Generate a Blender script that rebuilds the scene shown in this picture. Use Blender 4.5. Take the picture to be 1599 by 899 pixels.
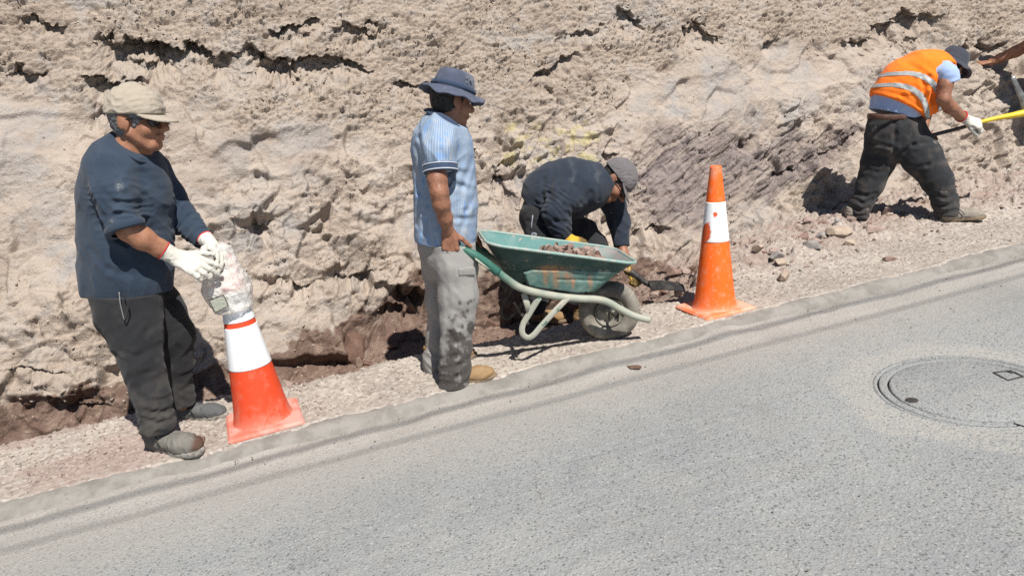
import bpy, math, random
import numpy as np
from mathutils import Vector, Matrix

# ---------------------------------------------------------------- camera, light, exposure
scene = bpy.context.scene
for o in list(bpy.data.objects): bpy.data.objects.remove(o)
COL = scene.collection
CAMZ, PITCH, FPX = 1.55, math.radians(13.0), 1155.0
cam_d = bpy.data.cameras.new('camera'); cam = bpy.data.objects.new('camera', cam_d); COL.objects.link(cam)
cam_d.sensor_width = 36.0; cam_d.lens = FPX/1599*36.0; cam_d.clip_end = 500; cam_d.clip_start = 0.05
cam.location = (0, 0, CAMZ); cam.rotation_euler = (math.radians(90)-PITCH, 0, 0)
scene.camera = cam
SUN_EL = math.radians(54); SUN_AZ = (0.36, -1.0)              # horizontal direction towards the sun
_n = math.hypot(*SUN_AZ); SUN_DIR = Vector((SUN_AZ[0]/_n*math.cos(SUN_EL), SUN_AZ[1]/_n*math.cos(SUN_EL), math.sin(SUN_EL)))
world = bpy.data.worlds.new('World'); scene.world = world; world.use_nodes = True
nt = world.node_tree; bg = nt.nodes['Background']
sky = nt.nodes.new('ShaderNodeTexSky'); sky.sky_type = 'NISHITA'; sky.sun_disc = False
sky.sun_elevation = SUN_EL; sky.sun_rotation = math.atan2(SUN_DIR.x, SUN_DIR.y)
sky.altitude = 2300; sky.air_density = 1.0; sky.dust_density = 1.0
nt.links.new(sky.outputs[0], bg.inputs[0]); bg.inputs[1].default_value = 0.06
sl = bpy.data.lights.new('sun', 'SUN'); sl.energy = 5.0; sl.angle = math.radians(0.5); sl.color = (1.0, 0.955, 0.88)
so = bpy.data.objects.new('sun', sl); COL.objects.link(so); so.location = (3, -6, 12)
so.rotation_euler = SUN_DIR.to_track_quat('Z', 'Y').to_euler()
vs = scene.view_settings; vs.view_transform = 'Standard'; vs.look = 'None'; vs.gamma = 1; vs.use_curve_mapping = False
vs.exposure = 0.42
scene.cycles.sample_clamp_indirect = 4; scene.cycles.max_bounces = 6; scene.cycles.transparent_max_bounces = 8
try: scene.cycles.use_denoising = False
except Exception: pass

# ---------------------------------------------------------------- frames of reference
TH = math.radians(19.5); SLOPE = 0.135
EU = np.array([math.cos(TH), math.sin(TH), 0.0]); EV = np.array([-math.sin(TH), math.cos(TH), 0.0])
def ray(px, py):                                   # pixel of the photograph -> direction
    cp, sp = math.cos(PITCH), math.sin(PITCH); a = (px-799.5)/FPX; b = (449.5-py)/FPX
    return np.array([a, cp+b*sp, -sp+b*cp])
def W(px, py, Y):                                  # point on that ray at world depth Y
    d = ray(px, py); t = Y/d[1]; return np.array([d[0]*t, Y, CAMZ+d[2]*t])
def mpp(py, Y):                                    # metres per photo pixel there
    return Y/ray(800, py)[1]/FPX
def uvz(u, v, z=0.0):                              # street frame -> world (u uphill along kerb, v across, z above street)
    u = np.asarray(u, float); v = np.asarray(v, float); z = np.asarray(z, float)
    u, v, z = np.broadcast_arrays(u, v, z)
    return np.stack([u*EU[0]+v*EV[0], u*EU[1]+v*EV[1], SLOPE*u+z], -1)
def G(px, py, dz=0.0):                             # ray meets the street plane raised by dz
    d = ray(px, py); t = (dz-CAMZ)/(d[2]-SLOPE*(d@EU)); return np.array([0, 0, CAMZ])+t*d
def to_uv(p): return float(p@EU), float(p@EV)

# ---------------------------------------------------------------- noise
_rs = np.random.RandomState(7)
_perm = np.concatenate([_rs.permutation(256)]*3).astype(np.int32)
_g3 = _rs.normal(size=(256, 3)); _g3 = (_g3/np.linalg.norm(_g3, axis=1, keepdims=True)).astype(np.float32)
_ga = _rs.rand(256)*2*np.pi; _g2 = np.stack([np.cos(_ga), np.sin(_ga)], -1).astype(np.float32)
_rnd = _rs.rand(256).astype(np.float32); _rnd2 = _rs.rand(256).astype(np.float32); _rnd3 = _rs.rand(256).astype(np.float32)
def perlin3(p):
    p = np.asarray(p, np.float32); i = np.floor(p).astype(np.int32); f = p-i; w = f*f*f*(f*(f*6-15)+10); i &= 255
    out = 0
    for dx in (0, 1):
        for dy in (0, 1):
            for dz in (0, 1):
                h = _perm[_perm[_perm[i[:, 0]+dx]+i[:, 1]+dy]+i[:, 2]+dz]; g = _g3[h]
                d = g[:, 0]*(f[:, 0]-dx)+g[:, 1]*(f[:, 1]-dy)+g[:, 2]*(f[:, 2]-dz)
                out = out+d*(w[:, 0] if dx else 1-w[:, 0])*(w[:, 1] if dy else 1-w[:, 1])*(w[:, 2] if dz else 1-w[:, 2])
    return out*1.5
def perlin2(x, y):
    x = np.asarray(x, np.float32); y = np.asarray(y, np.float32)
    ix = np.floor(x).astype(np.int32); iy = np.floor(y).astype(np.int32); fx = x-ix; fy = y-iy
    wx = fx*fx*fx*(fx*(fx*6-15)+10); wy = fy*fy*fy*(fy*(fy*6-15)+10); ix &= 255; iy &= 255; out = 0
    for dx in (0, 1):
        for dy in (0, 1):
            g = _g2[_perm[_perm[ix+dx]+iy+dy]]
            out = out+(g[..., 0]*(fx-dx)+g[..., 1]*(fy-dy))*(wx if dx else 1-wx)*(wy if dy else 1-wy)
    return out*1.5
def fbm2(x, y, o=4, lac=2.03, gain=.5):
    a = 1; s = 0
    for k in range(o):
        s = s+a*perlin2(x+k*17.3, y-k*9.1); x = x*lac; y = y*lac; a *= gain
    return s
def ridge2(x, y, o=4, gain=.5):
    a = 1; s = 0
    for k in range(o):
        s = s+a*(1-2*np.abs(perlin2(x+k*31.7, y+k*11.9))); x = x*2.07; y = y*2.07; a *= gain
    return s
def worley2(x, y, jit=.9):                          # nearest-cell data: d1, d2, id, offset to the cell point
    x = np.asarray(x, np.float32); y = np.asarray(y, np.float32)
    ix = np.floor(x).astype(np.int32); iy = np.floor(y).astype(np.int32)
    d1 = np.full(x.shape, 9., np.float32); d2 = d1.copy(); hid = np.zeros(x.shape, np.int32); ox = np.zeros_like(d1); oy = np.zeros_like(d1)
    for dx in (-1, 0, 1):
        for dy in (-1, 0, 1):
            h = _perm[_perm[(ix+dx) & 255]+((iy+dy) & 255)]
            rx = x-(ix+dx+.5+jit*(_rnd[h]-.5)); ry = y-(iy+dy+.5+jit*(_rnd2[h]-.5)); d = np.sqrt(rx*rx+ry*ry)
            c = d < d1; d2 = np.where(c, d1, np.minimum(d2, d)); hid = np.where(c, h, hid)
            ox = np.where(c, rx, ox); oy = np.where(c, ry, oy); d1 = np.where(c, d, d1)
    return d1, d2, hid, ox, oy
def facets2(x, y, tilt=1.15, off=.55):                         # broken blocks: every cell a tilted plane
    d1, d2, h, ox, oy = worley2(x, y)
    return off*(_rnd3[h]-.5)+tilt*((_rnd[(h*7+3) & 255]-.5)*ox+(_rnd2[(h*5+1) & 255]-.5)*oy)*2, d2-d1
def soft(a, n=3):
    for _ in range(n):
        a = np.pad(a, 1, mode='edge'); a = (a[:-2, 1:-1]+2*a[1:-1, 1:-1]+a[2:, 1:-1])/4; a = np.pad(a, ((0, 0), (1, 1)), mode='edge'); a = (a[:, :-2]+2*a[:, 1:-1]+a[:, 2:])/4
    return a
def sstep(a, b, x):
    t = np.clip((x-a)/(b-a), 0, 1); return t*t*(3-2*t)

# ---------------------------------------------------------------- meshes, things, parts
def mesh_data(name, verts, faces, mat=None, smooth=True, attrs=None):
    me = bpy.data.meshes.new(name); V = np.asarray(verts, np.float32)
    if isinstance(faces, np.ndarray):
        k = faces.shape[1]; me.vertices.add(len(V)); me.vertices.foreach_set('co', V.ravel())
        me.loops.add(faces.size); me.loops.foreach_set('vertex_index', faces.astype(np.int32).ravel())
        me.polygons.add(len(faces)); me.polygons.foreach_set('loop_start', np.arange(0, faces.size, k, dtype=np.int32))
        me.update(calc_edges=True)
    else:
        me.from_pydata([tuple(map(float, v)) for v in V], [], [tuple(map(int, f)) for f in faces]); me.update()
    me.validate()
    if smooth is not None: me.polygons.foreach_set('use_smooth', [bool(smooth)]*len(me.polygons))
    for k, a in (attrs or {}).items():
        a = np.asarray(a, np.float32)
        if a.ndim == 1:
            at = me.attributes.new(k, 'FLOAT', 'POINT'); at.data.foreach_set('value', a)
        else:
            at = me.attributes.new(k, 'FLOAT_COLOR', 'POINT'); c = np.ones((len(a), 4), np.float32); c[:, :3] = a; at.data.foreach_set('color', c.ravel())
    for m in (mat if isinstance(mat, (list, tuple)) else [mat]):
        if m: me.materials.append(m)
    return me
def wloc(o):
    l = np.zeros(3)
    while o is not None: l = l+np.array(o.location); o = o.parent
    return l
def part(name, vf, mat, parent=None, smooth=True, attrs=None, label=None):
    """vf = (verts in world space, faces); becomes ONE mesh object under parent"""
    v, f = vf; v = np.asarray(v, float)
    org = wloc(parent) if parent is not None else v.mean(0)*[1, 1, 0]+[0, 0, v[:, 2].min()]
    o = bpy.data.objects.new(name, mesh_data(name, v-org, f, mat, smooth, attrs)); COL.objects.link(o)
    if parent is not None: o.parent = parent
    else: o.location = org
    if label: o['label'] = label
    return o
def thing(name, label, cat, loc, group=None):
    o = bpy.data.objects.new(name, None); COL.objects.link(o); o.location = tuple(map(float, loc)); o.empty_display_size = .1
    o['label'] = label; o['category'] = cat
    if group: o['group'] = group
    return o
def tag(o, label=None, cat=None, group=None, kind=None):
    for k, v in (('label', label), ('category', cat), ('group', group), ('kind', kind)):
        if v: o[k] = v
    return o
def merge(*vfs):
    V = []; F = []; n = 0
    for v, f in vfs:
        V.append(np.asarray(v, float)); F += [tuple(int(i)+n for i in q) for q in f]; n += len(v)
    return np.concatenate(V), F
def mergeq(*vfs):                                   # all faces quads as arrays
    V = []; F = []; n = 0
    for v, f in vfs: V.append(np.asarray(v, float)); F.append(np.asarray(f)+n); n += len(v)
    return np.concatenate(V), np.concatenate(F)
def grid_faces(nu, nv, wrap=False):
    i, j = np.meshgrid(np.arange(nu if wrap else nu-1), np.arange(nv-1), indexing='ij'); a = i*nv+j; b = ((i+1) % nu)*nv+j
    return np.stack([a.ravel(), b.ravel(), (b+1).ravel(), (a+1).ravel()], -1)
def unit(v): v = np.asarray(v, float); return v/max(1e-9, np.linalg.norm(v))
def frame(fwd, up):
    x = unit(fwd); y = unit(np.cross(up, x)); return np.stack([x, y, np.cross(x, y)], -1)      # columns forward, left, up
def spline(pts, n=8):                               # Catmull-Rom through points
    P = np.asarray(pts, float); P = np.concatenate([[2*P[0]-P[1]], P, [2*P[-1]-P[-2]]]); out = []
    for i in range(1, len(P)-2):
        for t in np.linspace(0, 1, n, endpoint=False):
            a, b, c, d = P[i-1:i+3]; out.append(.5*((2*b)+(c-a)*t+(2*a-5*b+4*c-d)*t*t+(3*b-a-3*c+d)*t**3))
    out.append(P[-2]); return np.array(out)
def tube(pts, r, seg=12, flat=1.0, up=(0, 0, 1), caps=True):
    P = np.asarray(pts, float); n = len(P); r = np.broadcast_to(np.asarray(r, float), (n,)); V = []
    T = np.gradient(P, axis=0); T /= np.linalg.norm(T, axis=1, keepdims=True)+1e-9; a0 = np.asarray(up, float)
    s = np.cross(T[0], a0); s = unit(s if np.linalg.norm(s) > 1e-3 else np.cross(T[0], [0, 1, 0.1]))
    for i in range(n):
        s = unit(s-T[i]*(s@T[i])); q = np.cross(s, T[i]); a = np.arange(seg)*2*np.pi/seg
        V.append(P[i]+r[i]*(np.cos(a)[:, None]*s+flat*np.sin(a)[:, None]*q))
    V = np.concatenate(V); F = [(i*seg+j, i*seg+(j+1) % seg, (i+1)*seg+(j+1) % seg, (i+1)*seg+j) for i in range(n-1) for j in range(seg)]
    if caps: F += [tuple(range(seg))[::-1], tuple((n-1)*seg+j for j in range(seg))]
    return V, F
def lathe(prof, org=(0, 0, 0), R=None, seg=48, sx=1., sy=1., wob=None, closed=False):
    """prof: list of (radius, height) about local z"""
    a = np.arange(seg)*2*np.pi/seg; P = np.asarray(prof, float)
    V = np.stack([np.outer(np.cos(a), P[:, 0])*sx, np.outer(np.sin(a), P[:, 0])*sy, np.outer(np.ones(seg), P[:, 1])], -1)
    if wob is not None: V = wob(V, a)
    V = V.reshape(-1, 3); F = grid_faces(seg, len(P), True)
    if R is not None: V = V@np.asarray(R).T
    return V+np.asarray(org), F
def box(c, s, R=None, bev=0.0):
    sx, sy, sz = [k/2 for k in s]; b = bev; V = []; 
    me_v = []
    for z in (-sz, -sz+b, sz-b, sz):
        k = b if abs(z) > sz-b*.5 and b > 0 else 0
        for (x, y) in ((-sx+k+b, -sy+k), (sx-k-b, -sy+k), (sx-k, -sy+k+b), (sx-k, sy-k-b), (sx-k-b, sy-k), (-sx+k+b, sy-k), (-sx+k, sy-k-b), (-sx+k, -sy+k+b)): me_v.append((x, y, z))
    V = np.array(me_v, float); F = [tuple(range(8))[::-1], tuple(range(24, 32))]
    F += [(l*8+j, l*8+(j+1) % 8, l*8+8+(j+1) % 8, l*8+8+j) for l in range(3) for j in range(8)]
    if R is not None: V = V@np.asarray(R).T
    return V+np.asarray(c, float), F

# ---------------------------------------------------------------- implicit surfaces
YH = np.array([0, 1., 0])
def seg(A, B, ra, rb, da=None, db=None, ax=YH):
    """tapered limb A->B; ra, rb half widths across ax, da, db half depths along ax"""
    A = np.asarray(A, float); B = np.asarray(B, float); da = ra if da is None else da; db = rb if db is None else db
    L = np.linalg.norm(B-A)+1e-9; a = (B-A)/L; w = np.asarray(ax, float)-a*(a@ax)
    if np.linalg.norm(w) < .15: w = np.array([1., 0, 0])-a*a[0]
    w = unit(w); s = np.cross(a, w)
    def fn(p):
        q = p-A; t = q@a; tc = np.clip(t, 0, L); k = tc/L; rx = ra+(rb-ra)*k; ry = da+(db-da)*k; rz = np.minimum(rx, ry)
        x = (q@s)/rx; y = (q@w)/ry; z = (t-tc)/rz; k0 = np.sqrt(x*x+y*y+z*z); k1 = np.sqrt((x/rx)**2+(y/ry)**2+(z/rz)**2)+1e-6
        return np.where(k0 < .4, (k0-1)*rz, k0*(k0-1)/k1)
    m = max(ra, rb, da, db); return fn, np.minimum(A, B)-m, np.maximum(A, B)+m
def ell(C, r, R=None):
    C = np.asarray(C, float); r = np.broadcast_to(np.asarray(r, float), (3,)); m = r.max()
    def fn(p):
        q = p-C
        if R is not None: q = q@R
        q = q/r; k0 = np.linalg.norm(q, axis=1); k1 = np.linalg.norm(q/r, axis=1)+1e-6
        return np.where(k0 < .3, (k0-1)*r.min(), k0*(k0-1)/k1)
    return fn, C-m, C+m
def rbox(C, s, rad, R=None):
    C = np.asarray(C, float); h = np.asarray(s, float)/2-rad
    def fn(p):
        q = p-C
        if R is not None: q = q@R
        q = np.abs(q)-h; return np.linalg.norm(np.maximum(q, 0), axis=1)+np.minimum(q.max(1), 0)-rad
    m = np.linalg.norm(s)/2; return fn, C-m, C+m
def chain(pts, ax=YH):                               # pts: (px, py, Y, half width in px, half depth in m)
    out = []
    P = [(W(a, b, c), r*mpp(b, c), d) for a, b, c, r, d in pts]
    for (A, ra, da), (B, rb, db) in zip(P, P[1:]): out.append(seg(A, B, ra, rb, da, db, ax))
    return out
def smin(a, b, k):
    if k <= 0: return np.minimum(a, b)
    h = np.maximum(k-np.abs(a-b), 0)/k; return np.minimum(a, b)-h*h*k*.25
def union(prims, k=.02):
    """prims: list of (fn, lo, hi) or ((fn, lo, hi), k)"""
    L = [(q[0], q[1]) if isinstance(q[0], tuple) else (q, k) for q in prims]
    def fn(p):
        d = None
        for (f, lo, hi), kk in L:
            e = f(p); d = e if d is None else smin(d, e, kk)
        return d
    return fn, np.min([q[0][1] for q in L], 0), np.max([q[0][2] for q in L], 0)
def plane(P, n):
    P = np.asarray(P, float); n = unit(n); return lambda p: (p-P)@n      # positive on the n side (removed by cut)
def cut(S, *planes, k=0):
    f, lo, hi = S
    def fn(p):
        d = f(p)
        for q in planes: d = np.maximum(d, q(p)) if k <= 0 else -smin(-d, -q(p), k)
        return d
    return fn, lo, hi
def disp(S, g, pad=.03):
    f, lo, hi = S; return (lambda p: f(p)+g(p)), lo-pad, hi+pad
def sub(S, T, k=.01):
    f, lo, hi = S; h = T[0]; return (lambda p: -smin(-f(p), h(p), k)), lo, hi
def polygonise(S, vox=.006):
    f, lo, hi = S; lo = np.asarray(lo)-3*vox; hi = np.asarray(hi)+3*vox; c = 4
    n = (np.ceil((hi-lo)/(vox*c)).astype(int)+1)
    gx = [lo[i]+np.arange(n[i])*vox*c+vox*c*.5 for i in range(3)]
    C = np.stack(np.meshgrid(*gx, indexing='ij'), -1).reshape(-1, 3); d = f(C).reshape(n); near = np.abs(d) < vox*c*1.35
    N = n*c; vals = np.repeat(np.repeat(np.repeat(np.where(d < 0, -1., 1.).astype(np.float32), c, 0), c, 1), c, 2)
    msk = np.repeat(np.repeat(np.repeat(near, c, 0), c, 1), c, 2); I = np.argwhere(msk)
    for s in range(0, len(I), 250000):
        J = I[s:s+250000]; vals[J[:, 0], J[:, 1], J[:, 2]] = f(lo+(J+.0)*vox)
    ins = vals < 0; cnt = np.zeros(np.array(N)-1, np.int8)
    for dx in (0, 1):
        for dy in (0, 1):
            for dz in (0, 1): cnt += ins[dx:N[0]-1+dx, dy:N[1]-1+dy, dz:N[2]-1+dz]
    act = (cnt > 0) & (cnt < 8); A = np.argwhere(act); idx = np.full(act.shape, -1, np.int64); idx[act] = np.arange(len(A))
    acc = np.zeros((len(A), 3)); num = np.zeros(len(A))
    cor = [(a, b, e) for a in (0, 1) for b in (0, 1) for e in (0, 1)]
    val = {q: vals[A[:, 0]+q[0], A[:, 1]+q[1], A[:, 2]+q[2]] for q in cor}
    for q in cor:
        for ax in range(3):
            if q[ax] == 0:
                r = list(q); r[ax] = 1; r = tuple(r); a = val[q]; b = val[r]; m = (a < 0) != (b < 0)
                t = np.where(m, a/np.where(m, a-b, 1), 0); pt = np.tile(np.array(q, float), (len(A), 1)); pt[:, ax] += t
                acc += pt*m[:, None]; num += m
    V = lo+(A+acc/num[:, None])*vox; F = []
    for ax in range(3):
        s0 = [slice(1, -1)]*3; s0[ax] = slice(0, -1); s1 = list(s0); s1[ax] = slice(1, None)
        a = ins[tuple(s0)]; b = ins[tuple(s1)]; E = np.argwhere(a != b); E = E+np.array([0 if k == ax else 1 for k in range(3)])
        o1, o2 = [(k+ax+1) % 3 for k in range(2)]; d1 = np.zeros(3, int); d1[o1] = 1; d2 = np.zeros(3, int); d2[o2] = 1
        def ix(e): return idx[e[:, 0], e[:, 1], e[:, 2]]
        Q = np.stack([ix(E-d1-d2), ix(E-d2), ix(E), ix(E-d1)], -1); flip = ~ins[E[:, 0], E[:, 1], E[:, 2]]
        Q[flip] = Q[flip][:, ::-1]; F.append(Q[(Q >= 0).all(1)])
    return V, np.concatenate(F)
def folds(amp, sc, seed=0, R=None, fine=.0):
    """cloth folds: stretched ridged noise; sc = frequencies along x, y, z (per metre)"""
    sc = np.asarray(sc, float); o = np.array([seed*3.17+11, seed*1.73+5, seed*2.31+7])
    def g(p):
        q = p if R is None else p@R
        w = perlin3(q*3.1+o)[:, None]*.12
        d = amp*(2*np.abs(perlin3((q+w)*sc+o))-.5)
        if fine: d = d+fine*perlin3(q*sc*2.7+o*1.3)
        return d
    return g
def crease(lines, yfront=None):
    """grooves (positive depth) or ridges (negative): [( [(px,py),..], Y, width, depth )] seen along Y"""
    L = []
    for pts, Y, w, dp in lines:
        P = [W(a, b, Y) for a, b in pts]
        for i, (A, B) in enumerate(zip(P, P[1:])): L.append((A[[0, 2]], B[[0, 2]], Y, max(w, .012)*1.2, dp))
    def g(p):
        q = p[:, [0, 2]]; out = np.zeros(len(p))
        for A, B, Y, w, dp in L:
            ab = B-A; t = np.clip(((q-A)@ab)/(ab@ab), 0, 1); e = np.linalg.norm(q-A-t[:, None]*ab, axis=1)
            v = .5*dp*(np.exp(-(e/w)**2)-.55*np.exp(-((e-1.7*w)/w)**2))*np.exp(-((p[:, 1]-Y)/.12)**2)
            out = out+v
        return out
    return g
def drape(amp, seed=0, angs=(35, -40), fa=4.0, fc=17.0):
    """diagonal pulls of cloth: sharp-crested folds in crossing directions that come and go"""
    def g(p):
        w = np.stack([perlin3(p*5+seed), perlin3(p*5+seed+40), perlin3(p*5+seed+80)], -1)*.035; q = p+w; out = 0
        for i, a in enumerate(angs):
            c, s = math.cos(math.radians(a)), math.sin(math.radians(a)); x = q[:, 0]*c+q[:, 2]*s; z = -q[:, 0]*s+q[:, 2]*c
            n = perlin3(np.stack([x*fa, q[:, 1]*fa*1.2, z*fc], -1)+seed*1.7+i*23.1); m = np.clip(.5+1.1*perlin3(p*3.2+seed*2.3+i*31.7), 0, 1)
            out = out+m*(np.abs(n)**.8-.32)
        return amp*out
    return g
def bunch(P0, along, f, amp, lo, hi, seed=0):
    """irregular rings of slack cloth, between lo and hi metres along a limb from P0"""
    a = unit(along); P0 = np.asarray(P0, float)
    def g(p):
        t = (p-P0)@a; w = sstep(lo-.05, lo+.04, t)*(1-sstep(hi-.02, hi+.06, t))*(np.linalg.norm(p-P0-t[:, None]*a, axis=1) < .16)
        n = perlin3(p*7+seed); s = np.sin(t*f+n*3.4+perlin3(p*16+seed)*.9); return amp*w*(np.abs(s)**.7-.45)*np.clip(.65+perlin3(p*9+seed*3)*.9, 0, 1.2)
    return g
def addf(*fs): return lambda p: sum(f(p) for f in fs)

# ---------------------------------------------------------------- materials
def newmat(name):
    m = bpy.data.materials.new(name); m.use_nodes = True; t = m.node_tree; b = t.nodes['Principled BSDF']; return m, t, b
def N(t, typ, **kw):
    n = t.nodes.new(typ)
    for k, v in kw.items():
        if k.startswith('i_'):
            key = k[2:]; key = int(key) if key.isdigit() else key.replace('_', ' ')
            n.inputs[key].default_value = v
        else: setattr(n, k, v)
    return n
def noise_n(t, co, scale, detail=4, rough=.55, dist=0):
    n = N(t, 'ShaderNodeTexNoise', i_Scale=scale, i_Detail=detail, i_Roughness=rough, i_Distortion=dist); t.links.new(co, n.inputs['Vector']); return n.outputs['Fac']
def ramp_n(t, fac, lo, hi):
    n = N(t, 'ShaderNodeMapRange', i_1=lo, i_2=hi); n.interpolation_type = 'SMOOTHSTEP'; t.links.new(fac, n.inputs[0]); return n.outputs[0]
def mix_n(t, fac, a, b, mode='MIX'):
    n = N(t, 'ShaderNodeMix', data_type='RGBA', blend_type=mode)
    for s, v in ((n.inputs[0], fac), (n.inputs[6], a), (n.inputs[7], b)):
        if isinstance(v, (int, float)): s.default_value = v
        elif isinstance(v, (tuple, list)): s.default_value = (*v[:3], 1)
        else: t.links.new(v, s)
    return n.outputs[2]
def math_n(t, op, a, b=None, clamp=False):
    n = N(t, 'ShaderNodeMath', operation=op, use_clamp=clamp)
    for s, v in ((n.inputs[0], a), (n.inputs[1], b)):
        if v is None: continue
        if isinstance(v, (int, float)): s.default_value = v
        else: t.links.new(v, s)
    return n.outputs[0]
def attr_n(t, name, sep=False):
    n = N(t, 'ShaderNodeAttribute', attribute_name=name)
    if not sep: return n.outputs['Fac']
    s = N(t, 'ShaderNodeSeparateColor'); t.links.new(n.outputs['Color'], s.inputs[0]); return s.outputs
def coord(t): return N(t, 'ShaderNodeTexCoord').outputs['Object']
def bump_n(t, b, h, strength=.4, dist=.01, prev=None):
    n = N(t, 'ShaderNodeBump', i_Strength=strength, i_Distance=dist); t.links.new(h, n.inputs['Height'])
    if prev is not None: t.links.new(prev, n.inputs['Normal'])
    t.links.new(n.outputs[0], b.inputs['Normal']); return n.outputs[0]
def mat(name, col, rough=.8, col2=None, scale=9, lo=.4, hi=.65, bump=.25, bscale=90, bdist=.004, metal=0, spec=.35, stain=None, speck=None):
    """worn surface: two tones mixed by noise, grain, optional 'stain' attribute colour and specks"""
    m, t, b = newmat(name); co = coord(t); c2 = col2 or tuple(k*.72 for k in col)
    c = mix_n(t, ramp_n(t, noise_n(t, co, scale, 5, .62), lo, hi), col, c2)
    if speck: c = mix_n(t, ramp_n(t, noise_n(t, co, speck[1], 3, .7), speck[2], speck[2]+.06), c, speck[0])
    if stain: c = mix_n(t, attr_n(t, 'stain'), c, stain)
    t.links.new(c, b.inputs['Base Color']); b.inputs['Roughness'].default_value = rough
    b.inputs['Metallic'].default_value = metal; b.inputs['Specular IOR Level'].default_value = spec
    if bump: bump_n(t, b, noise_n(t, co, bscale, 4, .6), bump, bdist)
    return m
# ================================================================ THE SETTING
R_ = random.Random(11); NR = np.random.RandomState(5)
ZU = np.array([0, 0, 1.]); COT = 0.5; SB = 1/math.hypot(1, COT); NB = -EV*SB+np.array([0, 0, COT*SB])          # cut slope of about 63 degrees and its outward normal
_vu = [-14, -4, 0, .5, 1.2, 2, 3, 4, 5, 6.2, 9, 22]; _vv = [5.0, 4.95, 4.85, 4.95, 5.12, 5.12, 5.08, 5.1, 5.2, 5.2, 5.1, 5.1]
def vb(u): return np.interp(u, _vu, _vv)
def project(P):                                     # world -> photograph pixel (used to lay the rock's zones out in plan)
    q = P-np.array([0, 0, CAMZ]); cp, sp = math.cos(PITCH), math.sin(PITCH)
    f = q[..., 1]*cp-q[..., 2]*sp; y = q[..., 1]*sp+q[..., 2]*cp; f = np.maximum(f, .3)
    return 799.5+q[..., 0]/f*FPX, 449.5-y/f*FPX
def spread_axis(a, b, step, far_a, far_b, k=1.22):
    c = list(np.arange(a, b, step)); L = []; x = a; s = step
    while x > far_a: s *= k; x -= s; L.append(x)
    R = []; x = c[-1]; s = step
    while x < far_b: s *= k; x += s; R.append(x)
    return np.array(L[::-1]+c+R)
# ---- the rock cut
us = spread_axis(-3.0, 8.0, .0073, -13, 21); hs = np.concatenate([np.arange(-.42, 3.0, .0070), 3.0+np.cumsum(.0070*1.2**np.arange(1, 24))])
U, H = np.meshgrid(us, hs, indexing='ij'); S_ = H/SB
# gentle change of steepness up the face
Vv = vb(U)+COT*H+.10*np.exp(-((H-.25)/.3)**2)*0
base = uvz(U, Vv, H); PX, PY = project(base)
wx = 26*fbm2(U*1.7+3, S_*1.7, 3); wy = 22*fbm2(U*1.9+40, S_*1.9+9, 3); qx = PX+wx; qy = PY+wy
def blob(x, y, rx, ry, rot=0, soft=.35):
    c, s = math.cos(math.radians(rot)), math.sin(math.radians(rot)); a = ((qx-x)*c+(qy-y)*s)/rx; b = (-(qx-x)*s+(qy-y)*c)/ry
    return 1-sstep(1-soft, 1+soft, np.sqrt(a*a+b*b))
def many(*L): return np.clip(np.max([blob(*k) for k in L], 0), 0, 1)
edge_y = np.interp(PX, [-900, 0, 120, 260, 420, 640, 760, 900, 1050, 1250, 1600, 2400], [150, 142, 160, 150, 190, 205, 190, 150, 100, 60, 70, 90])
rough = 1-sstep(-14, 22, qy-edge_y); rough = np.maximum(rough*.95, many((470, 170, 150, 40), (900, 140, 60, 60), (1120, 60, 70, 40), (1500, 30, 120, 40))*.8)
facet = many((865, 280, 150, 110), (480, 380, 160, 70, 20), (600, 440, 110, 60), (820, 380, 90, 50), (1260, 210, 90, 50, -20), (1290, 290, 60, 40), (1545, 190, 70, 90), (380, 350, 80, 60), (560, 300, 90, 45), (1480, 270, 70, 40))
purple = many((1090, 270, 110, 72, -10), (1220, 255, 120, 42, -27), (1040, 330, 60, 45), (1305, 215, 40, 16, -30))
lowrough = many((100, 560, 160, 70), (40, 610, 120, 60), (230, 590, 90, 50), (480, 455, 130, 40), (620, 470, 110, 50), (780, 420, 60, 50), (1000, 400, 60, 40), (1200, 350, 120, 30, -15), (140, 480, 80, 40))
smooth = many((40, 260, 90, 130), (420, 250, 110, 70), (700, 350, 80, 55), (1080, 150, 90, 45), (1220, 140, 70, 70), (1200, 320, 90, 50, -20), (970, 200, 50, 30), (1370, 280, 60, 60), (330, 460, 90, 60), (560, 370, 60, 40), (90, 400, 70, 60), (1500, 270, 60, 50))
smooth = smooth*(1-.85*facet)*(1-.8*purple)*(1-rough*.7)
D = .06*fbm2(U*.55+5, S_*.6+2, 3)+.026*fbm2(U*1.9, S_*2.1+7, 6, 2.05, .56)
# crust of lumpy conglomerate
d1, d2, hid, _, _ = worley2(U*9+.35*perlin2(U*11, S_*11), S_*13); e1, e2, hid2, _, _ = worley2(U*23+3, S_*27); g1, g2, hid3, _, _ = worley2(U*46+3, S_*50)
q1, q1e = facets2(U*5.5+.5*perlin2(U*9, S_*9), S_*12+.4*perlin2(U*9+5, S_*9)); q2, q2e = facets2(U*13+.4*perlin2(U*20, S_*20), S_*25); q3, q3e = facets2(U*34, S_*52)
c4r = facets2(U*26+.4*perlin2(U*27, S_*27), S_*36, .8, 1.0)[0]; pzr = sstep(.0, .4, fbm2(U*5+51, S_*6, 4))
lump = .028*q1+.022*q2+.014*q3-.010*np.exp(-(q1e/.06)**2)-.007*np.exp(-(q2e/.08)**2)+.007*(1-e1)*(_rnd3[hid2] > .6)
Rg = .024*ridge2(U*2.6, S_*4.2, 3)*.5+lump*np.clip(.55+.9*fbm2(U*2.4+90, S_*3.4, 3), .2, 1.25)+.016*c4r*(.3+.7*pzr)+.016*fbm2(U*14, S_*16, 5, 2.03, .62)
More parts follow.
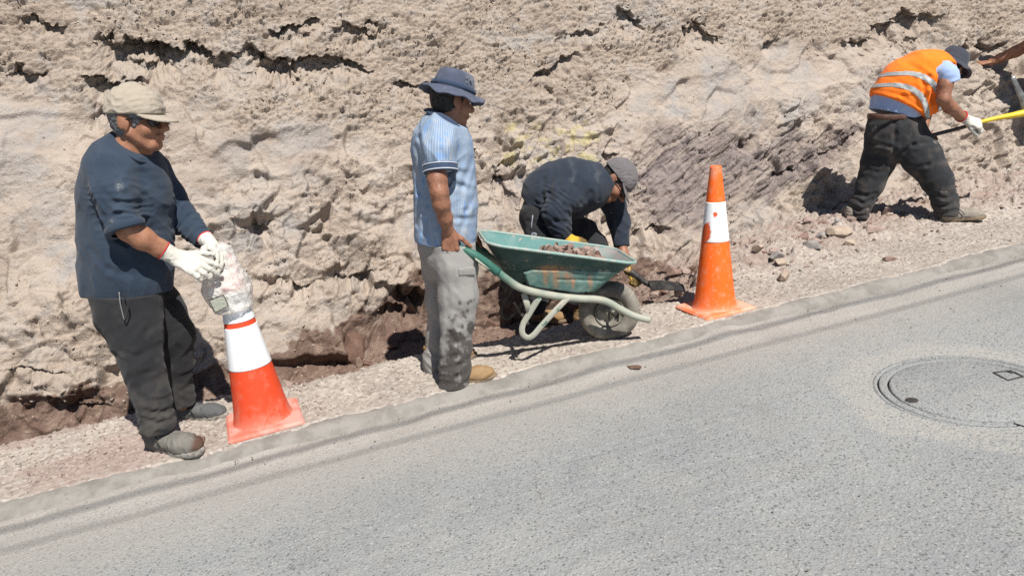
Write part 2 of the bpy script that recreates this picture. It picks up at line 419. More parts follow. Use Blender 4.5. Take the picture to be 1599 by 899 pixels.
D = D+rough*(1.12*Rg+.02)+.34*np.exp(-(((PX-835)/105)**2+((PY-425)/80)**2)**1.5)
# broken facets
f1, fe1 = facets2(U*3.6+.5*perlin2(U*3, S_*3), S_*4.2+.5*perlin2(U*3+9, S_*3), 1.5); f2, fe2 = facets2(U*8+.35*perlin2(U*7, S_*7), S_*9.5, 1.3); f3, fe3 = facets2(U*18+.3*perlin2(U*16, S_*16), S_*22, .8, 1.0)
f1 = soft(f1, 2); f2 = soft(f2, 1)
FD = .082*f1+.050*f2+.020*f3-.012*np.exp(-(fe1/.03)**2)-.007*np.exp(-(fe2/.045)**2)+.003*fbm2(U*24, S_*26, 4, 2.03, .6)
D = D+np.clip(facet+.55*lowrough, 0, 1.1)*FD
# rotated system for the bedding of the purple slab
ca, sa = math.cos(math.radians(24)), math.sin(math.radians(24)); A1 = U*ca+S_*sa; A2 = -U*sa+S_*ca
st = .022*ridge2(A1*1.1, A2*9+.3*perlin2(A1*4, A2*4), 4)+.035*(facets2(A1*2.2, A2*7)[0])+.014*facets2(A1*6, A2*22)[0]
D = D+purple*(1.35*st-.04)+purple*(.006*fbm2(U*40, S_*40, 2))
# dusty planes and broken steps everywhere else
calm = 1-.75*smooth; flat_ = np.clip((1-rough)*(1-.8*facet)*(1-.85*purple), 0, 1)
c1f, c1e = facets2(U*2.0+.45*perlin2(U*1.7, S_*1.7)+.15*perlin2(U*6, S_*6), S_*2.7+.45*perlin2(U*1.7+9, S_*1.7)+.15*perlin2(U*6+3, S_*6), 1.5); patch = sstep(-.05, .40, fbm2(U*2.2+60, S_*2.6, 3)); patch2 = sstep(.0, .35, fbm2(U*3.4+20, S_*3.9+8, 3))
cr, cre = facets2(U*5.2+.5*perlin2(U*5, S_*5), S_*7.0+.5*perlin2(U*5+9, S_*5)); c3f, c3e = facets2(U*13+.45*perlin2(U*13, S_*13), S_*18, .8, 1.0); c4f, c4e = facets2(U*30+.4*perlin2(U*27, S_*27), S_*37, .8, 1.0); pz = sstep(.05, .4, fbm2(U*5+51, S_*6, 4))
D = D+purple*(.012*cr-.016*np.exp(-(cre/.04)**2))
c1f = soft(c1f, 3); cr = soft(cr, 1)
D = D+flat_*(.088*c1f*(1-.45*smooth)-.020*np.exp(-(c1e/.02)**2)*patch*(1-smooth)+calm*(patch*(.046*cr-.012*np.exp(-(cre/.03)**2))+patch2*.030*c3f*(.25+.75*pz)+pz*patch2*.014*c4f)+.0035*fbm2(U*14+9, S_*15, 5, 2.05, .62)*(1+1.5*patch2*calm))
# crumbs stuck to the face and cracks
k1, k2, kid, _, _ = worley2(U*30+7, S_*32); crumb = (_rnd[kid] > .72)*np.clip(.42-k1, 0, 1)*(.010+.02*_rnd2[kid])*2.0; zone = sstep(-.2, .5, fbm2(U*1.6+30, S_*1.8, 3))
D = D+crumb*zone*(1-.5*smooth)
crk = np.abs(perlin2(U*1.5+.5*perlin2(U*6, S_*6)+3, S_*2.4+.4*perlin2(U*7, S_*7))); crm = sstep(.05, .4, perlin2(U*1.1+80, S_*1.3))
D = D-.014*np.exp(-(crk/.012)**2)*crm*(1-.6*smooth)
LN = .30*fbm2(U*6, S_*6, 3)+.10*fbm2(U*26, S_*26, 2); DL = np.zeros_like(D)
# undercut ledges: steep lip above, fading below
def ledge(x, y, w, h, dep, rot=0):
    global DL
    c, s = math.cos(math.radians(rot)), math.sin(math.radians(rot)); ax = PX-x+wx*.7; ay = PY-y+wy*.8+9*fbm2(U*9, S_*9, 3)
    a = (ax*c+ay*s)/w; b = (-ax*s+ay*c)/h; win = np.clip(1-np.abs(a)**2.5, 0, 1)
    b = b+LN; DL = DL-dep*win*sstep(-.10, .16, b+.5)*(1-sstep(.35, 1.7, b+.5))
for L in [(225, 92, 75, 54, .24, 12), (305, 104, 85, 34, .20, 4), (180, 142, 62, 34, .18, 8), (75, 50, 44, 18, .10), (462, 47, 40, 20, .13), (505, 110, 80, 34, .18, 6), (425, 98, 45, 32, .15, 20),
          (565, 64, 44, 16, .09), (650, 142, 40, 24, .12), (870, 112, 55, 22, .12, -30), (975, 32, 34, 28, .13, 25), (1092, 76, 40, 30, .16, 30), (1412, 50, 56, 40, .20, -6), (1345, 68, 40, 22, .12, -20), (1203, 77, 16, 16, .09), (905, 57, 30, 16, .07), (1540, 92, 36, 28, .11), (30, 122, 40, 16, .08),
          (560, 448, 40, 22, .12), (470, 442, 44, 16, .09, 20), (620, 490, 40, 22, .10, -20), (60, 592, 50, 14, .08), (130, 642, 60, 14, .08), (790, 292, 12, 50, .12, -20), (1010, 377, 36, 16, .09), (1330, 207, 30, 9, .08, -30), (1255, 254, 60, 9, .09, -27), (1165, 237, 8, 40, .08, 12), (640, 462, 30, 16, .09), (740, 252, 12, 26, .08, 10), (400, 355, 16, 30, .08, 30), (945, 247, 18, 12, .07)]: ledge(*L)
D = D*np.clip((H+.42)/.12, .2, 1)
DL = DL*np.clip((H+.3)/.2, 0, 1)*1.15; ND = unit(-EV*.90-ZU*.42); bank_v = base+D[..., None]*NB+DL[..., None]*ND
# colour zones as attributes: tan rock, grey dust, purple, damp brown, sulphur yellow, conglomerate
gray = many((30, 250, 55, 120), (430, 250, 95, 60, -12), (60, 330, 60, 60), (1130, 150, 70, 45), (1215, 150, 60, 70, 30), (1370, 150, 60, 40), (700, 345, 70, 50), (520, 205, 50, 20), (1060, 155, 60, 30), (110, 410, 60, 30), (820, 60, 70, 20), (1000, 20, 60, 30), (120, 5, 120, 10), (400, 350, 70, 60), (880, 290, 80, 60), (1170, 340, 60, 30))*sstep(-.55, .35, fbm2(U*4, S_*5, 4))
gullies = sstep(-.1, .4, perlin2(U*3.5+2*S_*.15, S_*.9)); gray = np.clip(gray*(.55+.45*gullies), 0, 1)
hw = H+.10*fbm2(U*2.4+70, S_*2.4, 3)+.05*fbm2(U*11, S_*11, 3)
damp_h = np.interp(PX, [-600, 0, 200, 300, 420, 520, 560, 660, 720, 820, 900, 980, 1060, 1200, 1500, 2400], [.10, .10, .08, .05, .03, .11, .22, .25, .20, .17, .16, .09, -.02, -.05, -.05, -.05])
damp = (1-sstep(-.012, .012, hw-damp_h))*(1-.7*sstep(.25, .5, fbm2(U*5+33, S_*6, 4))*sstep(.02, .14, H))
yel = many((815, 200, 22, 16), (845, 212, 24, 16), (885, 225, 36, 20, 10), (905, 195, 20, 9), (850, 240, 40, 18, 20), (890, 255, 14, 20), (960, 300, 14, 40), (800, 250, 18, 10))*sstep(.05, .5, fbm2(U*9, S_*10+5, 4)+.1)
brown = np.clip(rough*.75+.5*many((120, 560, 200, 90), (700, 420, 160, 60), (1230, 330, 150, 40)), 0, 1)
SZ = (len(us), len(hs)); Vb = bank_v.reshape(-1, 3)
def rock_mat():
    m, t, b = newmat('cut_rock'); co = coord(t); z1 = attr_n(t, 'zone_a', True); z2 = attr_n(t, 'zone_b', True)
    n1 = noise_n(t, co, 1.9, 6, .62, .3); n2 = noise_n(t, co, 11, 5, .65); n3 = noise_n(t, co, 55, 4, .65); n4 = noise_n(t, co, 5, 5, .6, 1.0)
    c = mix_n(t, ramp_n(t, n1, .36, .64), (.352, .290, .243), (.435, .368, .312))
    c = mix_n(t, math_n(t, 'MULTIPLY', ramp_n(t, n2, .50, .72), .55), c, (.285, .235, .195))
    c = mix_n(t, math_n(t, 'MULTIPLY', z2[1], .62), c, mix_n(t, n2, (.245, .193, .150), (.342, .277, .222)))
    c = mix_n(t, math_n(t, 'MULTIPLY', ramp_n(t, n4, .50, .62), .42), c, (.40, .37, .345))
    c = mix_n(t, math_n(t, 'MULTIPLY', z1[0], .85), c, mix_n(t, n3, (.27, .262, .262), (.37, .352, .338)))
    c = mix_n(t, math_n(t, 'MULTIPLY', z1[1], .85), c, mix_n(t, ramp_n(t, n2, .35, .68), (.25, .208, .202), (.115, .092, .097)))
    c = mix_n(t, math_n(t, 'MULTIPLY', z2[0], .6), c, (.50, .44, .20))
    c = mix_n(t, z1[2], c, mix_n(t, ramp_n(t, n2, .4, .7), (.150, .100, .080), (.250, .180, .142)))
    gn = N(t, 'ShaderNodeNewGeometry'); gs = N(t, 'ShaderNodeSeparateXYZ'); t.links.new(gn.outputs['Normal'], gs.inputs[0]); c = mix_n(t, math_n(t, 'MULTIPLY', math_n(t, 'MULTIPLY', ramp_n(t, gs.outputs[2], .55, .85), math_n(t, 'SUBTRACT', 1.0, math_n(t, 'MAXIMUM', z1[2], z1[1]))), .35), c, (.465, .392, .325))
    v = N(t, 'ShaderNodeTexVoronoi', i_Scale=70.0); t.links.new(co, v.inputs['Vector']); sp = ramp_n(t, v.outputs['Distance'], .34, .10)
    c = mix_n(t, math_n(t, 'MULTIPLY', math_n(t, 'MULTIPLY', sp, ramp_n(t, n2, .5, .62)), .35), c, (.56, .49, .42))
    c = mix_n(t, math_n(t, 'MULTIPLY', ramp_n(t, n3, .58, .74), .3), c, (.24, .185, .14))
    t.links.new(c, b.inputs['Base Color']); b.inputs['Roughness'].default_value = .95; b.inputs['Specular IOR Level'].default_value = .15
    h = math_n(t, 'ADD', n3, math_n(t, 'MULTIPLY', noise_n(t, co, 170, 3, .6), .5)); bump_n(t, b, h, .85, .016)
    return m
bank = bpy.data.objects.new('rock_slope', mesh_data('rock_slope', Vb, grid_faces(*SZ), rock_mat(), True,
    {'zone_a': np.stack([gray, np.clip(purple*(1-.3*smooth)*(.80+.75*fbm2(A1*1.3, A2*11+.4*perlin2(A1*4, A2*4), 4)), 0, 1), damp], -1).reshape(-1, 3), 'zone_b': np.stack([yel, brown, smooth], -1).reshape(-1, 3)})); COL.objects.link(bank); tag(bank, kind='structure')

# ---- gravel verge with the dug trench along the foot of the rock
vs_ = np.arange(3.575, 5.45, .0085); us2 = spread_axis(-3.2, 7.6, .0085, -13, 21)
U2, V2 = np.meshgrid(us2, vs_, indexing='ij')
_pit = G(1030, 458); PITU, PITV = to_uv(_pit)
def trench_mask(u, v):
    ed = np.interp(u, [-14, -1.4, -.7, .24, .85, 1.44, 2.1, 2.64, 2.9, 3.3, 22], [4.42, 4.40, 4.42, 4.26, 4.27, 4.17, 4.22, 4.16, 4.3, 4.9, 5.3])
    return ed
def verge_z(u, v, fine=True):
    u = np.asarray(u, np.float32); v = np.asarray(v, np.float32)
    ed = trench_mask(u, v)+.035*fbm2(u*4.5, v*2, 3)+.022*fbm2(u*19, v*8, 3); dep = np.interp(u, [-14, -.2, .4, 2.2, 2.8, 3.3], [.17, .17, .19, .17, .12, 0])
    tr = sstep(0, .075, v-ed); z = .006-dep*tr+.018*np.exp(-((v-ed+.06)/.06)**2)*(.6+.6*perlin2(u*5, v*5))
    berm = np.interp(u, [-14, 2.6, 3.2, 4.2, 6, 22], [0, 0, .03, .07, .11, .12])*sstep(4.15, 4.75, v+.10*perlin2(u*2, v*2))
    z = z+berm*(1+.35*fbm2(u*4, v*5, 3))-.035*sstep(3.80, 3.66, v)*0
    rubb = np.clip(tr*.8+sstep(4.25, 4.6, v)*sstep(2.6, 3.2, u), 0, 1)
    f, fe = facets2(u*11+.3*perlin2(u*9, v*9), v*13); fb, fbe = facets2(u*6+.3*perlin2(u*6, v*6), v*8); z = z+rubb*(.022*f+.014*fbm2(u*20, v*22, 4)-.01*np.exp(-(fe/.05)**2))+sstep(2.5, 3.2, u)*sstep(4.22, 4.45, v+.08*perlin2(u*3, v*3))*(.045*fb+.02-.015*np.exp(-(fbe/.05)**2))
    if fine:
        a1, _, ai, _, _ = worley2(u*38, v*40); b1, _, bi, _, _ = worley2(u*70, v*72)
        z = z+(1-.5*tr)*sstep(3.64, 3.74, v)*((_rnd[ai] > .55)*np.clip(.5-a1, 0, 1)*.018*(.4+_rnd2[ai])+np.clip(.5-b1, 0, 1)*.007*(_rnd[bi] > .35))+.004*fbm2(u*30, v*30, 3)
        z = z+.008*fbm2(u*3.3, v*3.7, 3)
    pit = (1-sstep(.7, 1.15, np.hypot((u-PITU)/.15, (v-PITV-.03)/.085))); z = z-.26*pit
    return z
Z2 = verge_z(U2, V2); spill = 3.632+.040*fbm2(U2*1.6, U2*0+3, 4)+.014*fbm2(U2*12, V2*12, 3); Z2 = np.where(V2 < 3.74, .006+.35*(Z2-.006)+.004, Z2); Z2 = Z2-.05*sstep(.008, -.018, V2-spill)
tr_c = sstep(-.01, .05, V2-trench_mask(U2, V2)-.03*fbm2(U2*9, V2*7, 3))*np.interp(U2, [-14, 2.6, 3.4, 22], [1, 1, .0, 0])
red = sstep(-.1, .5, fbm2(U2*1.3+4, V2*2.2, 3)+.3*sstep(.2, -1.0, U2))*np.interp(U2, [-14, -.5, .2, 22], [1, .9, 0, 0]); rubc = sstep(4.2, 4.6, V2)*sstep(2.5, 3.1, U2)
rubc = np.clip(rubc*(.55+.6*fbm2(U2*3, V2*4, 3)), 0, 1)
def verge_mat():
    m, t, b = newmat('gravel_verge'); co = coord(t); z = attr_n(t, 'zone_a', True); n1 = noise_n(t, co, 3, 5, .6); n2 = noise_n(t, co, 26, 4, .65); n3 = noise_n(t, co, 110, 3, .6)
    c = mix_n(t, ramp_n(t, n1, .36, .66), (.315, .275, .240), (.40, .355, .310)); c = mix_n(t, math_n(t, 'MULTIPLY', ramp_n(t, n2, .5, .7), .55), c, (.23, .195, .17))
    v = N(t, 'ShaderNodeTexVoronoi', i_Scale=55.0); t.links.new(co, v.inputs['Vector']); vc = N(t, 'ShaderNodeSeparateColor'); t.links.new(v.outputs['Color'], vc.inputs[0])
    c = mix_n(t, math_n(t, 'MULTIPLY', ramp_n(t, vc.outputs[0], .62, .9), .5), c, (.50, .46, .42)); c = mix_n(t, math_n(t, 'MULTIPLY', ramp_n(t, vc.outputs[1], .72, .95), .6), c, (.19, .15, .135))
    c = mix_n(t, math_n(t, 'MULTIPLY', z[1], .42), c, (.30, .195, .175)); c = mix_n(t, math_n(t, 'MULTIPLY', z[2], .7), c, mix_n(t, n2, (.20, .135, .110), (.34, .25, .21)))
    c = mix_n(t, math_n(t, 'MULTIPLY', z[0], .95), c, mix_n(t, ramp_n(t, n2, .38, .7), (.135, .088, .068), (.235, .165, .128)))
    t.links.new(c, b.inputs['Base Color']); b.inputs['Roughness'].default_value = .95; b.inputs['Specular IOR Level'].default_value = .15
    bump_n(t, b, math_n(t, 'ADD', n2, n3), .5, .008); return m
VERGE_M = verge_mat()
verge = bpy.data.objects.new('gravel_verge', mesh_data('gravel_verge', uvz(U2, V2, Z2).reshape(-1, 3), grid_faces(*U2.shape), VERGE_M, True,
    {'zone_a': np.stack([tr_c, red, rubc], -1).reshape(-1, 3)})); COL.objects.link(verge); tag(verge, kind='structure')
def ground(u, v): return uvz(u, v, float(verge_z(np.array([u]), np.array([v]), False)[0]))

# ---- kerb and road
ROADZ = -.065
uk = spread_axis(-3.2, 7.6, .02, -13, 21)
kp = np.array([(3.725, -.12), (3.72, -.022), (3.70, -.004), (3.665, .004), (3.63, .003), (3.60, -.004), (3.582, -.014), (3.570, -.028), (3.560, -.045), (3.552, -.058), (3.545, -.075), (3.54, -.2)])
KU, KI = np.meshgrid(uk, np.arange(len(kp)), indexing='ij'); kv = kp[KI, 0]; kz = kp[KI, 1]
chip = fbm2(KU*5, KI*.5, 4); kv = kv+.006*chip*(KI > 3)*(KI < 11); kz = kz+(.004*fbm2(KU*3+9, KI*.6, 3)-.012*sstep(.5, .9, perlin2(KU*6, KI*.3)))*(KI < 10)*(KI > 0)
jt = np.abs(((KU+.37)/1.0+.5) % 1-.5); kz = kz-.010*np.exp(-(jt/.006)**2)*(KI > 1)*(KI < 10)
kerb_m = mat('kerb_concrete', (.262, .246, .226), .92, (.185, .172, .156), 9, .38, .68, .8, 45, .008, speck=((.20, .185, .165), 34, .62))
kerb = bpy.data.objects.new('kerb', mesh_data('kerb', uvz(KU, kv, kz).reshape(-1, 3), grid_faces(*KU.shape)[:, ::-1], kerb_m, True)); COL.objects.link(kerb); tag(kerb, kind='structure')
MH_C = G(1513, 607, ROADZ); MU, MV = to_uv(MH_C); MR = .372
def road_mat():
    m, t, b = newmat('asphalt'); co = coord(t)
    dv = N(t, 'ShaderNodeVectorMath', operation='DOT_PRODUCT'); dv.inputs[1].default_value = tuple(EV); t.links.new(co, dv.inputs[0]); v = dv.outputs['Value']
    du = N(t, 'ShaderNodeVectorMath', operation='DOT_PRODUCT'); du.inputs[1].default_value = tuple(EU); t.links.new(co, du.inputs[0]); u = du.outputs['Value']
    cs = N(t, 'ShaderNodeCombineXYZ'); t.links.new(math_n(t, 'MULTIPLY', u, .55), cs.inputs[0]); t.links.new(math_n(t, 'MULTIPLY', v, 7.0), cs.inputs[1])
    n0 = noise_n(t, co, .8, 4, .6); n1 = noise_n(t, co, 5, 5, .65); n2 = noise_n(t, co, 75, 4, .7); n3 = noise_n(t, co, 190, 3, .65); stv = noise_n(t, cs.outputs[0], 1.0, 4, .6)
    c = mix_n(t, ramp_n(t, n0, .35, .65), (.238, .249, .254), (.288, .296, .296)); c = mix_n(t, math_n(t, 'MULTIPLY', ramp_n(t, n1, .45, .7), .3), c, (.31, .30, .275))
    dust = math_n(t, 'ADD', ramp_n(t, v, 2.55, 3.6), math_n(t, 'MULTIPLY', math_n(t, 'SUBTRACT', stv, .5), .9), True)
    c = mix_n(t, math_n(t, 'MULTIPLY', dust, .85), c, mix_n(t, n1, (.355, .325, .292), (.31, .285, .258)))
    v1 = N(t, 'ShaderNodeTexVoronoi', i_Scale=78.0); t.links.new(co, v1.inputs['Vector']); sc1 = N(t, 'ShaderNodeSeparateColor'); t.links.new(v1.outputs['Color'], sc1.inputs[0])
    core = ramp_n(t, v1.outputs['Distance'], .50, .30); keep = math_n(t, 'SUBTRACT', 1.0, math_n(t, 'MULTIPLY', dust, .72))
    c = mix_n(t, math_n(t, 'MULTIPLY', math_n(t, 'MULTIPLY', math_n(t, 'MULTIPLY', core, ramp_n(t, sc1.outputs[0], .74, .86)), .75), keep), c, (.085, .092, .095))
    c = mix_n(t, math_n(t, 'MULTIPLY', math_n(t, 'MULTIPLY', core, ramp_n(t, sc1.outputs[1], .72, .9)), .55), c, (.42, .415, .39))
    c = mix_n(t, math_n(t, 'MULTIPLY', math_n(t, 'MULTIPLY', ramp_n(t, n2, .54, .66), .55), keep), c, (.12, .125, .125))
    c = mix_n(t, math_n(t, 'MULTIPLY', ramp_n(t, n3, .56, .7), .3), c, (.40, .39, .365))
    v2 = N(t, 'ShaderNodeTexVoronoi', i_Scale=150.0); t.links.new(co, v2.inputs['Vector']); sc2 = N(t, 'ShaderNodeSeparateColor'); t.links.new(v2.outputs['Color'], sc2.inputs[0]); core2 = ramp_n(t, v2.outputs['Distance'], .55, .35)
    c = mix_n(t, math_n(t, 'MULTIPLY', math_n(t, 'MULTIPLY', math_n(t, 'MULTIPLY', core2, ramp_n(t, sc2.outputs[0], .66, .8)), .6), keep), c, (.10, .105, .105)); c = mix_n(t, math_n(t, 'MULTIPLY', math_n(t, 'MULTIPLY', core2, ramp_n(t, sc2.outputs[1], .7, .9)), .5), c, (.40, .395, .37))
    big = noise_n(t, co, 1.7, 5, .7, .5); c = mix_n(t, math_n(t, 'MULTIPLY', ramp_n(t, big, .55, .72), .35), c, (.19, .195, .19))
    # cement patch round the manhole
    ds = N(t, 'ShaderNodeVectorMath', operation='DISTANCE'); ds.inputs[1].default_value = tuple(uvz(MU, MV, ROADZ).tolist()); t.links.new(co, ds.inputs[0])
    pd = math_n(t, 'ADD', ds.outputs['Value'], math_n(t, 'MULTIPLY', math_n(t, 'SUBTRACT', noise_n(t, co, 3.2, 5, .65), .5), .42)); pm = math_n(t, 'MULTIPLY', ramp_n(t, pd, .60, .52), ramp_n(t, noise_n(t, co, 60, 4, .7), .40, .56))
    c = mix_n(t, math_n(t, 'MULTIPLY', pm, .5), c, (.42, .395, .35))
    # hairline cracks
    dc = N(t, 'ShaderNodeVectorMath', operation='ADD'); nn = N(t, 'ShaderNodeTexNoise', i_Scale=2.2, i_Detail=4.0); t.links.new(co, nn.inputs['Vector']); t.links.new(co, dc.inputs[0]); t.links.new(nn.outputs['Color'], dc.inputs[1])
    ve = N(t, 'ShaderNodeTexVoronoi', feature='DISTANCE_TO_EDGE', i_Scale=1.15); t.links.new(dc.outputs[0], ve.inputs['Vector']); ck = math_n(t, 'MULTIPLY', ramp_n(t, ve.outputs['Distance'], .0065, .002), ramp_n(t, noise_n(t, co, .55, 2, .5), .56, .64))
    ck = math_n(t, 'MULTIPLY', ck, ramp_n(t, n1, .40, .58)); c = mix_n(t, math_n(t, 'MULTIPLY', ck, .45), c, (.10, .095, .085))
    c = mix_n(t, math_n(t, 'MULTIPLY', ramp_n(t, noise_n(t, co, 2.6, 3, .5), .70, .74), .55), c, (.23, .195, .15))
    t.links.new(c, b.inputs['Base Color']); b.inputs['Roughness'].default_value = .88; b.inputs['Specular IOR Level'].default_value = .25
    h = math_n(t, 'ADD', math_n(t, 'MULTIPLY', n2, .8), math_n(t, 'MULTIPLY', core, .5)); bump_n(t, b, math_n(t, 'SUBTRACT', h, ck), .55, .006); return m
ur = spread_axis(-4, 8, .06, -160, 160, 1.3); ur = np.sort(np.concatenate([ur[(ur < MU-.46) | (ur > MU+.46)], np.arange(MU-.46, MU+.461, .006)])); vr = np.concatenate([-3.0-np.cumsum(.3*1.3**np.arange(20))[::-1], np.arange(-3, 3.3, .06), np.linspace(3.3, 3.60, 24)])
vr = np.sort(np.concatenate([vr[(vr < MV-.46) | (vr > MV+.46)], np.arange(MV-.46, MV+.461, .006)])); UR, VR = np.meshgrid(ur, vr, indexing='ij'); gut = .036*sstep(3.30, 3.57, VR)*(.6+.6*fbm2(UR*2.5, VR*4, 3))
ZR = ROADZ+.006*fbm2(UR*.9, VR*.9, 3)+gut+.003*fbm2(UR*6, VR*14, 3); hole = sstep(MR+.02, MR-.06, np.hypot(UR-MU, VR-MV)); ZR = np.where(np.hypot(UR-MU, VR-MV) < 1.2, ROADZ+(ZR-ROADZ)*sstep(.5, 1.2, np.hypot(UR-MU, VR-MV)), ZR)
ROAD_M = road_mat(); _rf = grid_faces(*UR.shape)
road = bpy.data.objects.new('road', mesh_data('road', uvz(UR, VR, ZR).reshape(-1, 3), _rf[np.hypot(UR-MU, VR-MV).ravel()[_rf].min(1) > MR+.010], ROAD_M, True)); COL.objects.link(road); tag(road, kind='structure')
# ================================================================ THINGS
ZUP = np.array([0, 0, 1.]); NST = unit(ZUP-SLOPE*EU); RST = np.stack([unit(EU+SLOPE*ZUP), EV, NST], -1)     # axes of the sloping street
# ---- manhole cover in the road
mh_ring_m = mat('manhole_ring_cement', (.255, .258, .255), .9, (.205, .208, .206), 14, .4, .7, .5, 70, .005, speck=((.10, .10, .10), 80, .62))
mh_cov_m = mat('manhole_cover_cement', (.275, .277, .272), .9, (.21, .212, .21), 5, .35, .7, .6, 60, .006, speck=((.16, .155, .15), 75, .56))
iron_m = mat('old_iron', (.055, .05, .048), .7, (.09, .08, .07), 20, .4, .7, .4, 80, .003, .4, .4)
mc = uvz(MU, MV, ROADZ); mh = thing('manhole_cover', 'round manhole cover with two thin dark rings set in the grey road', 'manhole cover', mc)
def mlathe(pr, wob=.0): 
    def wf(V, a): V[..., :2] *= (1+wob*np.sin(a*7)+wob*np.sin(a*17+1))[:, None, None]; return V
    return lathe(pr, mc, RST, 96, wob=wf if wob else None)
part('outer_rim', mlathe([(MR+.024, -.004), (MR+.021, .003), (MR+.005, .003), (MR+.004, -.012)], .0012), ROAD_M, mh)
part('frame_ring', mlathe([(MR-.003, -.02), (MR-.004, .002), (MR-.008, .003), (MR-.034, .003), (MR-.038, .002), (MR-.039, -.02)], .001), ROAD_M, mh)
cv = part('cover_disc', mlathe([(MR-.047, -.02), (MR-.048, .001), (MR-.055, .003), (MR*.5, .004), (.001, .004)], .001), ROAD_M, mh)
part('groove_floor', mlathe([(MR+.03, -.014), (.001, -.014)]), iron_m, mh)
def on_road(px, py, dz): return G(px, py, ROADZ+dz)
part('keyhole_plate', lathe([(.026, -.002), (.026, .0065), (.02, .0075), (.001, .0068)], on_road(1424, 626, 0), RST, 20), iron_m, mh)
q = [on_road(*k, .004) for k in ((1551, 582), (1578, 579), (1598, 588), (1574, 594))]; lf = []
for a, b in zip(q, q[1:]+q[:1]): lf.append(tube([a+NST*.001, b+NST*.001], .0042, 6))
part('key_slot', merge(*lf), iron_m, cv); part('key_slot_pocket', merge(tube([on_road(1574, 579, .004), on_road(1584, 582, .004)], .014, 8, .3)), iron_m, cv)
part('lifting_notch', tube([on_road(1583, 661, .003), on_road(1606, 668, .003), on_road(1640, 668, .003)], .004, 6), iron_m, mh)

# ---- stones
def hull(n, s, seed, flat=.7):
    rr = np.random.RandomState(seed); p = rr.normal(size=(n, 3)); p /= np.linalg.norm(p, axis=1, keepdims=True); p *= (.75+.35*rr.rand(n, 1)); p = p*np.array([1, .8, flat])*s
    import bmesh
    bm = bmesh.new(); [bm.verts.new(k) for k in p]; r = bmesh.ops.convex_hull(bm, input=bm.verts[:]); 
    bmesh.ops.delete(bm, geom=[v for v in bm.verts if not v.link_faces], context='VERTS'); bm.verts.ensure_lookup_table()
    for i, v in enumerate(bm.verts): v.index = i
    V = np.array([v.co[:] for v in bm.verts]); F = [[v.index for v in f.verts] for f in bm.faces]; bm.free(); return V, np.array(F)
def rotz(a): c, s = math.cos(a), math.sin(a); return np.array([[c, -s, 0], [s, c, 0], [0, 0, 1.]])
def rot_rand(rr):
    q = rr.normal(size=4); q /= np.linalg.norm(q); return np.array(Matrix(((1, 0, 0), (0, 1, 0), (0, 0, 1))).to_3x3()) if 0 else np.array(__import__('mathutils').Quaternion(q).to_matrix())
def stone_mat(name, a, b): return mat(name, a, .95, b, 16, .35, .7, .7, 70, .006, 0, .15, speck=((.5*a[0], .5*a[1], .5*a[2]), 45, .64))
peb_m = [stone_mat('pebble_pale', (.40, .36, .32), (.30, .265, .235)), stone_mat('pebble_pink', (.29, .215, .195), (.21, .155, .14))]
hulls = [hull(9, 1, 100+k, .7) for k in range(12)]
def scatter(name, n, uf, vf, size, m, seed, sink=.35, keepf=None):
    rr = np.random.RandomState(seed); V = []; F = []; c = 0
    u = uf(rr, n); v = vf(rr, n, u); z = verge_z(u, v)
    if keepf is not None: k = keepf(u, v, rr); u, v, z = u[k], v[k], z[k]
    s = size(rr, len(u), u, v); P = uvz(u, v, z+s*(.55-sink))
    for i in range(len(u)):
        hv, hf = hulls[rr.randint(12)]; V.append(hv@(rotz(rr.rand()*6.3)@np.diag([1, 1, .6+.5*rr.rand()])).T*s[i]+P[i]); F.append(hf+c); c += len(hv)
    o = bpy.data.objects.new(name, mesh_data(name, np.concatenate(V), np.concatenate(F), m, False)); COL.objects.link(o); tag(o, kind='stuff'); return o
scatter('gravel', 6500, lambda r, n: r.uniform(-2.6, 7.4, n), lambda r, n, u: 3.66+.9*r.rand(n)**1.2, lambda r, n, u, v: .0035+.0085*r.rand(n)**3+.008*(r.rand(n) > .985), peb_m[0], 3, keepf=lambda u, v, r: (v < trench_mask(u, v)+.02) | (r.rand(len(u)) < .25))
scatter('reddish_gravel', 2600, lambda r, n: np.concatenate([r.uniform(-2.6, .3, n//2), r.uniform(2.6, 7.4, n-n//2)]), lambda r, n, u: np.where(u < 1, 3.70+.75*r.rand(n), 4.15+.9*r.rand(n)), lambda r, n, u, v: .004+.011*r.rand(n)**3+(u > 2)*.016*(r.rand(n) > .93), peb_m[1], 4)
scatter('trench_crumbs', 1800, lambda r, n: r.uniform(-2.6, 3.2, n), lambda r, n, u: trench_mask(u, 0)+.02+.75*r.rand(n), lambda r, n, u, v: .004+.014*r.rand(n)**3, stone_mat('damp_crumb', (.17, .115, .09), (.115, .07, .055)), 5)
def bank_debris(n, seed):
    rr = np.random.RandomState(seed); w = (.15+1.0*rough+.7*facet+.8*lowrough+.25*patch)*(1-.8*smooth)*((U > -2.9) & (U < 7.9) & (H > -.2) & (H < 2.9)); w = w*np.clip(.3+fbm2(U*2.2+12, S_*2.6, 3), 0, 2); p = w.ravel()/w.sum(); idx = rr.choice(p.size, n, p=p)
    P = Vb[idx]; s = .0035+.008*rr.rand(n)**2+.016*rr.rand(n)**10; cl = np.where(rr.rand(n) < .5, 0, 1); out = []
    V = []; F = []; c = 0
    for i in range(n):
        hv, hf = hulls[rr.randint(12)]; V.append(hv@rotz(rr.rand()*6.3).T*s[i]+P[i]+NB*s[i]*.25); F.append(hf+c); c += len(hv)
    o = bpy.data.objects.new('rock_debris', mesh_data('rock_debris', np.concatenate(V), np.concatenate(F), stone_mat('debris', (.40, .335, .28), (.30, .245, .20)), False)); COL.objects.link(o); tag(o, kind='stuff')
bank_debris(9000, 31)
